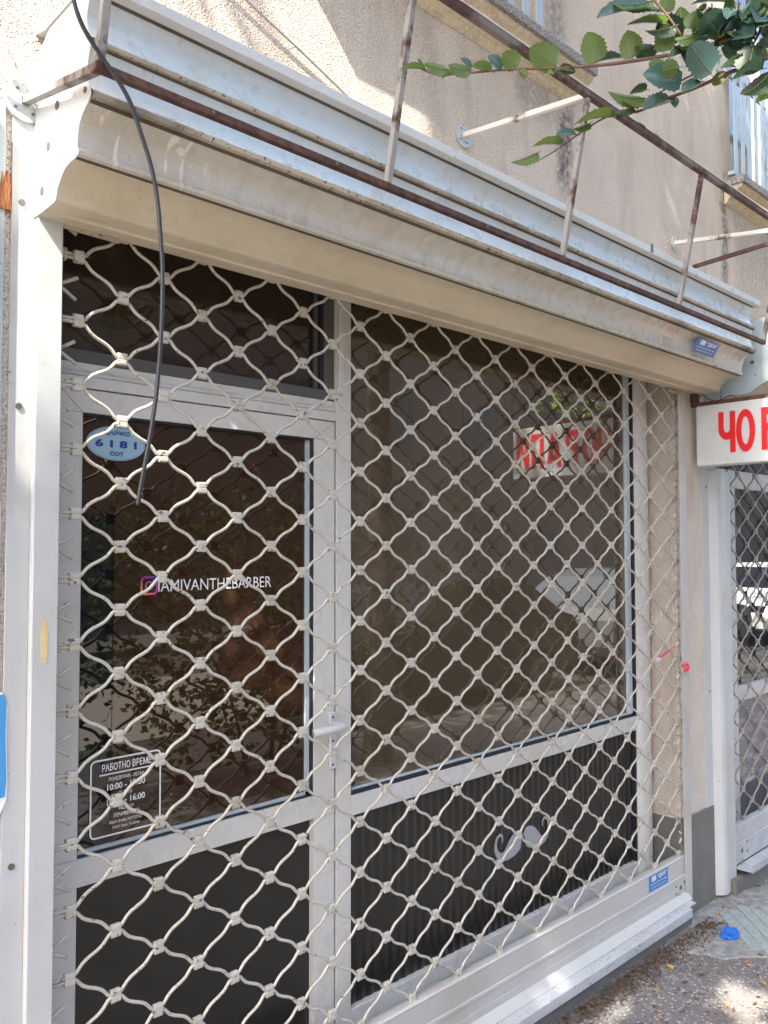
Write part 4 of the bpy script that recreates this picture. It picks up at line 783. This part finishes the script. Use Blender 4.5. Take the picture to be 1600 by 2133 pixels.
cable('grey_wire_tail', [(2.72, -0.01, 0.655), (2.75, -0.02, 0.640), (2.78, -0.02, 0.648), (2.81, -0.02, 0.636), (2.86, -0.01, 0.60), (2.88, -0.005, 0.56)], 0.0022, 'whitecable', 'pale wire ends sticking out by the right wall plate of the sign frame')
def crumple(cx, cy, z, r, seed, h):
    rnd = random.Random(seed); bm = bmesh.new(); bmesh.ops.create_icosphere(bm, subdivisions=4, radius=1)
    from mathutils import noise
    for v in bm.verts:
        d = v.co.normalized(); k = 1 + 0.5 * noise.noise(d * 1.7 + Vector((seed, 0, 0))) + 0.30 * noise.noise(d * 4.3 + Vector((0, seed, 0))) + 0.16 * abs(noise.noise(d * 10))
        v.co = Vector((d.x * k * r, d.y * k * r * 0.8, max(-0.002, d.z * k * h)))
    mb = MB(); bm.verts.index_update(); mb.add([(v.co.x + cx, v.co.y + cy, v.co.z + z) for v in bm.verts], [tuple(q.index for q in f.verts) for f in bm.faces]); bm.free(); return mb
tag(crumple(2.752, -0.212, -2.362, 0.040, 4, 0.026).build('cloth_rag', 'bluerag', None), 'crumpled bright blue rag lying on the pavement beside the pavers', 'rag')
tag(crumple(-0.162, 0.0, -0.01, 0.016, 9, 0.085).build('foam_filler', 'orange', None), 'orange foam filler bulging beside the left rail flange', 'foam')
po = thing('poster', (-0.17, -0.012, -1.12), 'torn blue poster with white letters at the left edge beside the rail', 'poster')
pp = [(-0.26, -1.235), (-0.142, -1.225), (-0.1395, -1.19), (-0.1425, -1.10), (-0.1415, -1.04), (-0.146, -1.018), (-0.26, -1.0)]
MB().add([(x, -0.0085, z) for x, z in pp], [tuple(range(len(pp)))]).build('poster_print', 'poster', po)
pw = [(-0.152, -1.262), (-0.1385, -1.232), (-0.1370, -1.20), (-0.140, -1.10), (-0.139, -1.045), (-0.150, -1.012), (-0.26, -0.99), (-0.26, -1.262)]
MB().add([(x, -0.0076, z) for x, z in pw], [tuple(range(len(pw)))]).build('poster_paper', 'whiteprint', po)
lr = thing('neighbour_rail', (-0.22, 0, -2.37), 'grey blue shutter rail just left of the white flange, cut off by the picture edge', 'shutter rail')
MB().box(-0.30, -0.1605, -0.007, -0.0005, -0.62, 0.215).box(-0.30, -0.205, -0.03, -0.007, -0.62, 0.215).build('rail_profile', 'greywhite', lr, bevel=0.003)
MB().box(-0.30, -0.1575, -0.0065, -0.0005, -2.35, -0.6205).build('rail_cover', 'white', lr, bevel=0.002)
# dry leaves lying about, one by one
def dry_leaf(x, y, a, s, label, seed):
    rnd = random.Random(seed); mb = MB(); V = [(0, 0, 0.006)]
    for i in range(11):
        t_ = 2 * math.pi * i / 11; r_ = s * (1 - 0.35 * abs(math.sin(t_))) * rnd.uniform(.85, 1.1); V.append((r_ * math.cos(t_), r_ * 0.6 * math.sin(t_), rnd.uniform(0.0, 0.010)))
    V = [(x + p[0] * math.cos(a) - p[1] * math.sin(a), y + p[0] * math.sin(a) + p[1] * math.cos(a), -2.367 + p[2]) for p in V]
    mb.add(V, [(0, i, i % 11 + 1) for i in range(1, 12)]); tag(mb.build('dry_leaf', 'dryleaf', None), label, 'leaf', 'dry leaves on the pavement')
dry_leaf(2.235, -0.43, 0.5, 0.020, 'curled orange dry leaf lying in the sunlit patch at bottom right', 1)
dry_leaf(2.92, -0.085, 0.2, 0.022, 'yellowish dry leaf on the cement beside the foot of the pillar', 2)
dry_leaf(2.33, -0.16, 0.9, 0.026, 'long brown dry leaf near the gutter litter under the threshold', 3)
dry_leaf(2.47, -0.46, 1.3, 0.017, 'small brown dry leaf at the right edge below the blue rag', 4)

# ================================================================== STREET TREES
def leaf_mesh(L_, W_, seed, curl=0.18, big=True):
    """serrated elm leaf along +x, midrib raised, side veins pressed in"""
    rnd = random.Random(seed); n = 15; V = []; F = []; rows_ = []
    for i in range(n + 1):
        t_ = i / n; w = min(1.0, 1.12 * math.sin(math.pi * min(1, t_ ** 0.74)) ** 0.62) * 0.5 * W_; w *= 1.0 + (0.09 if i % 2 else -0.06) * (1 if 0 < i < n else 0)
        if i == n: w = 0.0004
        z = -curl * L_ * (t_ - 0.4) ** 2; sh = 0.03 * L_ * math.sin(t_ * 3.1)
        r_ = []
        for s in (-1, -0.5, 0, 0.5, 1):
            fold = 0.32 * abs(s) * w + (0.010 * L_ if (i % 2 and abs(s) == 0.5) else 0) + rnd.uniform(-.004, .004) * L_ * abs(s)
            back = 0.06 * L_ * abs(s) * (1 if i % 2 == 0 else 0.2)
            V.append((t_ * L_ + back * 0.6 * (1 - t_), s * w + sh, z + fold)); r_.append(len(V) - 1)
        rows_.append(r_)
    for i in range(n):
        for k in range(4): F.append((rows_[i][k], rows_[i + 1][k], rows_[i + 1][k + 1], rows_[i][k + 1]))
    return V, F
tree = thing('elm_tree', (3.6, -2.55, -2.37), 'elm tree by the kerb whose leafy branches hang into the upper right corner', 'tree')
br = MB()
for pts, r0, r1 in TWIGS: br.tube([(p[0], p[1], p[2]) for p in catmull([tuple(q) for q in pts], 4)], r0, 7, r1)
e1 = TWIGS[0][0][-1]; e2 = TWIGS[1][0][-1]
br.tube(catmull([tuple(e1), (e1[0] + .35, e1[1] - .2, e1[2] + .22), (2.3, -1.75, 1.75), (3.55, -2.5, 1.9)], 5), 0.006, 8, 0.05)
br.tube(catmull([tuple(e2), (e2[0] + .3, e2[1] - .25, e2[2] + .2), (1.9, -1.7, 1.35), (2.3, -1.75, 1.75)], 5), 0.005, 8, 0.022)
branch = br.build('branch', 'twig', tree, smooth=True)
rl = random.Random(77)
for _ in range(28):      # fuller spray towards the corner
    u_, v_ = rl.random(), rl.random(); A0, A1, A2 = Vector(TWIGS[0][0][8]), Vector(TWIGS[0][0][-1]), Vector(TWIGS[1][0][-2])
    p = A0 + (A1 - A0) * u_ * 1.1 + (A2 - A1) * (v_ - .25) * .75 + Vector((rl.uniform(-.02, .02), rl.uniform(-.06, .10), rl.uniform(-.02, .05)))
    d = Vector((rl.uniform(-1, -.1), rl.uniform(-.5, .3), rl.uniform(-.8, .3))).normalized() * rl.uniform(.045, .075); q = p + d
    LEAVES.append([p.x, p.y, p.z, q.x, q.y, q.z, rl.uniform(.02, .055), rl.choice((0, 0, 1, 1, 2, 2))])
for i, (bx_, by_, bz_, tx_, ty_, tz_, W_, tone) in enumerate(LEAVES):
    b_ = Vector((bx_, by_, bz_)); t_ = Vector((tx_, ty_, tz_)); d = t_ - b_; La = d.length
    view = (b_ - Vector((M[0][3], M[1][3], M[2][3] - H))).normalized()
    W_ *= 1.08; Wt = max(0.66 * La, 0.012); ratio = min(1.0, W_ / Wt)
    if W_ > Wt: Wt = W_
    ang = math.acos(max(0.12, ratio)) * (1 if (i * 7) % 3 else -1)
    X = d.normalized(); Yv = view.cross(X).normalized(); Zv = X.cross(Yv)
    Ya = Yv * math.cos(ang) + Zv * math.sin(ang); Za = X.cross(Ya)
    if tone in (1,) and Za.z < 0: Ya, Za = -Ya, -Za
    V, F = leaf_mesh(La, Wt, i, curl=0.25); mb = MB()
    mb.add([tuple(b_ + X * v[0] + Ya * v[1] + Za * v[2]) for v in V], F)
    mb.cur = 1
    mb.tube([b_ + X * (La * u) + Za * (-0.25 * La * (u - .4) ** 2 + s_ * 0.0006) for u, s_ in ((0, 1), (.3, 1), (.6, 1), (.9, 1))], 0.0007, 4, 0.0003)
    mb.tube([b_ + X * (La * u) + Za * (-0.25 * La * (u - .4) ** 2 - 0.0006) for u in (0, .3, .6, .9)], 0.0007, 4, 0.0003)
    mb.tube([b_ - X * 0.006 - Za * 0.004, b_ + X * 0.003 - Za * .001], 0.0009, 5)
    if tone != 1:
        for k in range(1, 7):
            u = k / 7.5
            for s in (-1, 1):
                w_ = (math.sin(math.pi * (u ** 0.72)) ** 0.75) * 0.5 * Wt
                p0 = b_ + X * (La * u) + Za * (-0.25 * La * (u - .4) ** 2 - .0004); p1 = b_ + X * (La * (u + .13)) + Ya * (s * w_ * .8) + Za * (-0.25 * La * (u - .3) ** 2 + 0.32 * .8 * w_ - .0004)
                mb.add([p0, p0 + X * .0006, p1], [(0, 1, 2)])
    lf = mb.build('leaf', ['leaf%d' % tone, 'vein'], tree, smooth=True); lf.parent = branch
def lit(q):
    # crown leaves left out to let sun onto the left wall and box
    t_ = (-q.y - 0.15) / 0.195; x, z = q.x + 0.617 * t_, q.z - 0.791 * t_
    return not ((-1.2 < x < 0.75 and z > -0.05) or (-1.2 < x < 3.2 and -0.05 < z < 0.22)) or (math.sin(q.x * 3.1 + q.z * 2.3) + math.sin(q.y * 4.7 - q.z * 3.9) > 1.35)
SPOTS = ((2.22, -1.28, .055), (2.13, -1.36, .05), (2.02, -1.50, .05), (1.88, -1.55, .05), (1.80, -1.66, .05), (1.70, -1.78, .05), (1.58, -1.90, .045), (1.81, -2.18, .06), (1.87, -2.53, .085), (1.92, -2.5, .06), (2.5, -3.12, .12), (2.40, -2.98, .07), (2.63, -3.05, .08), (2.73, -2.95, .07), (3.66, -4.12, .14), (3.47, -3.88, .10), (3.86, -4.38, .12), (3.89, -3.75, .08), (3.26, -1.17, .04), (3.37, -1.72, .09))   # holes cut in the unseen crowns to place the sun patches
def crown(root, cx, cy, z0, z1, rx, ry, n, seed, size=0.085, gap=0.42, keep=None, thin=0.0, tone='leaf0', nf=1.0):
    rnd = random.Random(seed); mb = MB(); from mathutils import noise; k = 0
    while k < n:
        p = Vector((rnd.uniform(-1, 1), rnd.uniform(-1, 1), rnd.uniform(-1, 1)))
        if p.length > 1: continue
        q = Vector((cx + p.x * rx, cy + p.y * ry, (z0 + z1) / 2 + p.z * (z1 - z0) / 2))
        hx, hz = q.x - 3.158 * q.y, q.z + 4.053 * q.y; dense = (-0.4 < hx < 3.9 and -4.5 < hz < -0.55); even = 0.6 < hx < 7 and -0.55 <= hz < 2.4  # leaf density is set by where each leaf's shadow lands on the shopfront
        if even and rnd.random() < (.45 if hx < 2.4 else .62): continue
        if any((hx - a) ** 2 + (hz - c_) ** 2 < (r_ + (.06 if c_ > -2 else .09 if c_ > -2.7 else .05)) ** 2 for a, c_, r_ in SPOTS): continue
        if not dense and not even and rnd.random() < thin: continue
        if (noise.noise(q * 0.9 + Vector((seed, 0, 0))) + 0.4 * noise.noise(q * 2.6) < -0.36) if dense else (not even) and noise.noise(q * 0.9 * nf + Vector((seed, 0, 0))) + 0.35 * noise.noise(q * 2.6 * nf) < -0.05 + gap * (p.length - 0.75): continue
        if q.y > -0.62: continue
        if keep and not keep(q): continue
        s = size * rnd.uniform(.7, 1.25); a = Vector((rnd.gauss(0, 1), rnd.gauss(0, 1), rnd.gauss(0, .5))).normalized() * s; b = a.orthogonal().normalized(); b = (b * math.cos(k) + a.normalized().cross(b) * math.sin(k)) * s * .33
        mb.cur = 0 if rnd.random() < .6 else 1; mb.add([q - a * .5, q - a * .1 + b, q + a * .5, q - a * .1 - b], [(0, 1, 2, 3)]); k += 1
    return mb.build('crown', [tone, 'leaf2'], root)
def trunk(root, x, y, h, r, seed):
    rnd = random.Random(seed); mb = MB(); P = [(x, y, -2.40), (x + .02, y, -2.2), (x + .04, y + .03, -1.2), (x, y, h * .5), (x - .05, y, h)]
    mb.tube(catmull(P, 4), r, 12, r * .55)
    for i in range(9):
        a = i * 2.4 + rnd.random(); hh = h * rnd.uniform(.55, 1); L_ = rnd.uniform(1.2, 2.2); p = Vector((x - .03, y, hh))
        mb.tube(catmull([p, p + Vector((math.cos(a) * L_ * .4, math.sin(a) * L_ * .35, L_ * .35)), p + Vector((math.cos(a) * L_, math.sin(a) * L_ * .8, L_ * .7))], 4), r * .4, 7, r * .1)
    return mb.build('trunk', 'bark', root, smooth=True)
trunk(tree, 3.6, -2.6, 2.4, 0.13, 1); crown(tree, 3.0, -3.2, 1.6, 5.6, 3.3, 2.4, 12000, 3, keep=lit, thin=.75)
t2 = thing('street_tree', (-2.9, -2.6, -2.37), 'street tree further left whose crown is shaped to shade the pavement and grille', 'tree', 'street trees')
trunk(t2, -2.9, -2.6, 2.6, 0.14, 2); crown(t2, -2.0, -2.9, 1.9, 7.3, 4.6, 2.6, 36000, 8, gap=.1, size=.105, keep=lit, thin=.9)
t3 = thing('street_tree', (9.6, -2.7, -2.37), 'street tree mirrored as a green crown in the glass of the next shop', 'tree', 'street trees')
trunk(t3, 9.6, -2.7, 2.4, 0.13, 4); crown(t3, 10.0, -3.3, 0.2, 5.2, 3.0, 2.3, 12000, 12, gap=.5, tone='leaf3')
sh = thing('kerb_shrub', (2.9, -3.1, -2.37), 'low leafy shrub at the kerb mirrored darkly in the door glass', 'shrub')
MB().tube(catmull([(2.9, -3.0, -2.4), (2.92, -3.0, -1.7), (2.85, -3.05, -1.0)], 5), .022, 7, .01).tube(catmull([(2.7, -3.0, -2.4), (2.55, -3.0, -1.8), (2.3, -3.05, -1.3)], 5), .015, 7, .006).tube(catmull([(3.0, -3.1, -2.4), (3.2, -3.0, -1.7), (3.5, -3.1, -1.2)], 5), .015, 7, .006).build('stem', 'bark', sh)
crown(sh, 2.7, -3.1, -2.3, -0.2, 1.9, .5, 6500, 21, size=.06, gap=.1, nf=4.0)

# ================================================================== CARS AT THE KERB (mirrored in the glass)
def car(x, y, ln, paint, label, flip=1):
    c = thing('parked_car', (x, y, -2.5), label, 'car', 'cars parked along the kerb'); W = 1.72; g = -2.50
    prof = [(0.02, .35), (0.0, .55), (0.05, .72), (0.20, .80), (0.95, .92), (1.15, .95), (1.75, 1.36), (2.1, 1.43), (2.9, 1.43), (3.35, 1.33), (3.85, 1.0), (4.05, .95), (4.15, .80), (4.18, .45), (4.1, .32), (3.72, .28), (3.65, .45), (3.5, .58), (3.3, .60), (3.1, .52), (3.0, .3), (2.9, .25), (1.25, .25), (1.15, .45), (1.0, .58), (.8, .60), (.6, .52), (.5, .3), (.3, .28)]
    sec = [(-1, .0, .86), (-.97, .04, .9), (-.80, .0, 1), (.80, .0, 1), (.97, .04, .9), (1, .0, .86)]; V = []; n = len(prof)
    for s, _, k in sec:
        for px_, pz_ in prof:
            tuck = 0.16 * max(0, (pz_ - .95) / .5) * (1 if abs(s) > .7 else 0); V.append((x + flip * (px_ - 2.09) * ln / 4.18, y + s * W / 2 - math.copysign(tuck, s), g + (pz_ if k == 1 or pz_ < .9 else pz_ - (1 - k) * .12)))
    F = []
    for j in range(len(sec) - 1):
        for i in range(n): F.append((j * n + i, j * n + (i + 1) % n, (j + 1) * n + (i + 1) % n, (j + 1) * n + i))
    F += [tuple(range(n)), tuple(range((len(sec) - 1) * n, len(sec) * n))[::-1]]
    MB().add(V, F).build('body', paint, c, smooth=False)
    X = lambda p: x + flip * (p - 2.09) * ln / 4.18
    for s in (-1, 1):
        yy = lambda z: y + s * (W / 2 - 0.16 * (z - .95) / .5 + .006)
        for q in (((1.30, .97), (2.10, .97), (2.10, 1.35), (1.80, 1.32)), ((2.18, .97), (3.05, .97), (2.95, 1.35), (2.18, 1.35)), ((3.12, .97), (3.62, .99), (3.35, 1.26), (3.05, 1.33))):
            MB().add([(X(a), yy(b), g + b) for a, b in q], [(0, 1, 2, 3)]).build('side_window', 'carglass', c)
        for wx in (0.85, 3.32):
            w = MB().disc((X(wx), y + s * (W / 2 - .10) - (.1 if s < 0 else 0) * 0 - .09, g + .30), 'y', .30, .18, 24).build('wheel', 'rubber', c)
            sub(MB().disc((X(wx), y + s * (W / 2 + .0) + (0 if s > 0 else -.012) - .0, g + .30), 'y', .19, .012, 16), 'rim', 'carsilver', w)
    MB().add([(X(1.2), y - .68, g + .985), (X(1.2), y + .68, g + .985), (X(1.72), y + .56, g + 1.36), (X(1.72), y - .56, g + 1.36)], [(0, 1, 2, 3)]).build('windscreen', 'carglass', c)
    for s in (-1, 1): MB().box(X(.02), X(.10), y + s * .62 - .14, y + s * .62 + .14, g + .60, g + .74).build('headlight', 'carglass', c, bevel=.02)
car(6.0, -4.55, 4.1, 'carred', 'dark red hatchback at the kerb mirrored faintly in the door glass')
car(10.9, -4.5, 4.3, 'carsilver', 'dark grey car at the kerb mirrored in the show window', -1)
car(15.8, -4.45, 4.3, 'carwhite', 'bright white car at the kerb mirrored in the next shop glass')
# house across the road
hs = thing('opposite_house', (8, -14.6, -2.37), 'pale plastered house across the road, seen only mirrored in the glass', 'building')
MB().box(-30, 50, -18, -14.5, -2.37, 6.5).build('wall', 'facade', hs)
for i in range(14):
    for j in range(2):
        x = -14 + i * 3.6; w = MB().box(x, x + 1.4, -14.5, -14.46, -1.2 + j * 3.2, 0.4 + j * 3.2).build('window', 'shadegrey', hs); sub(MB().box(x + .07, x + 1.33, -14.458, -14.45, -1.13 + j * 3.2, .33 + j * 3.2), 'pane', 'black', w)
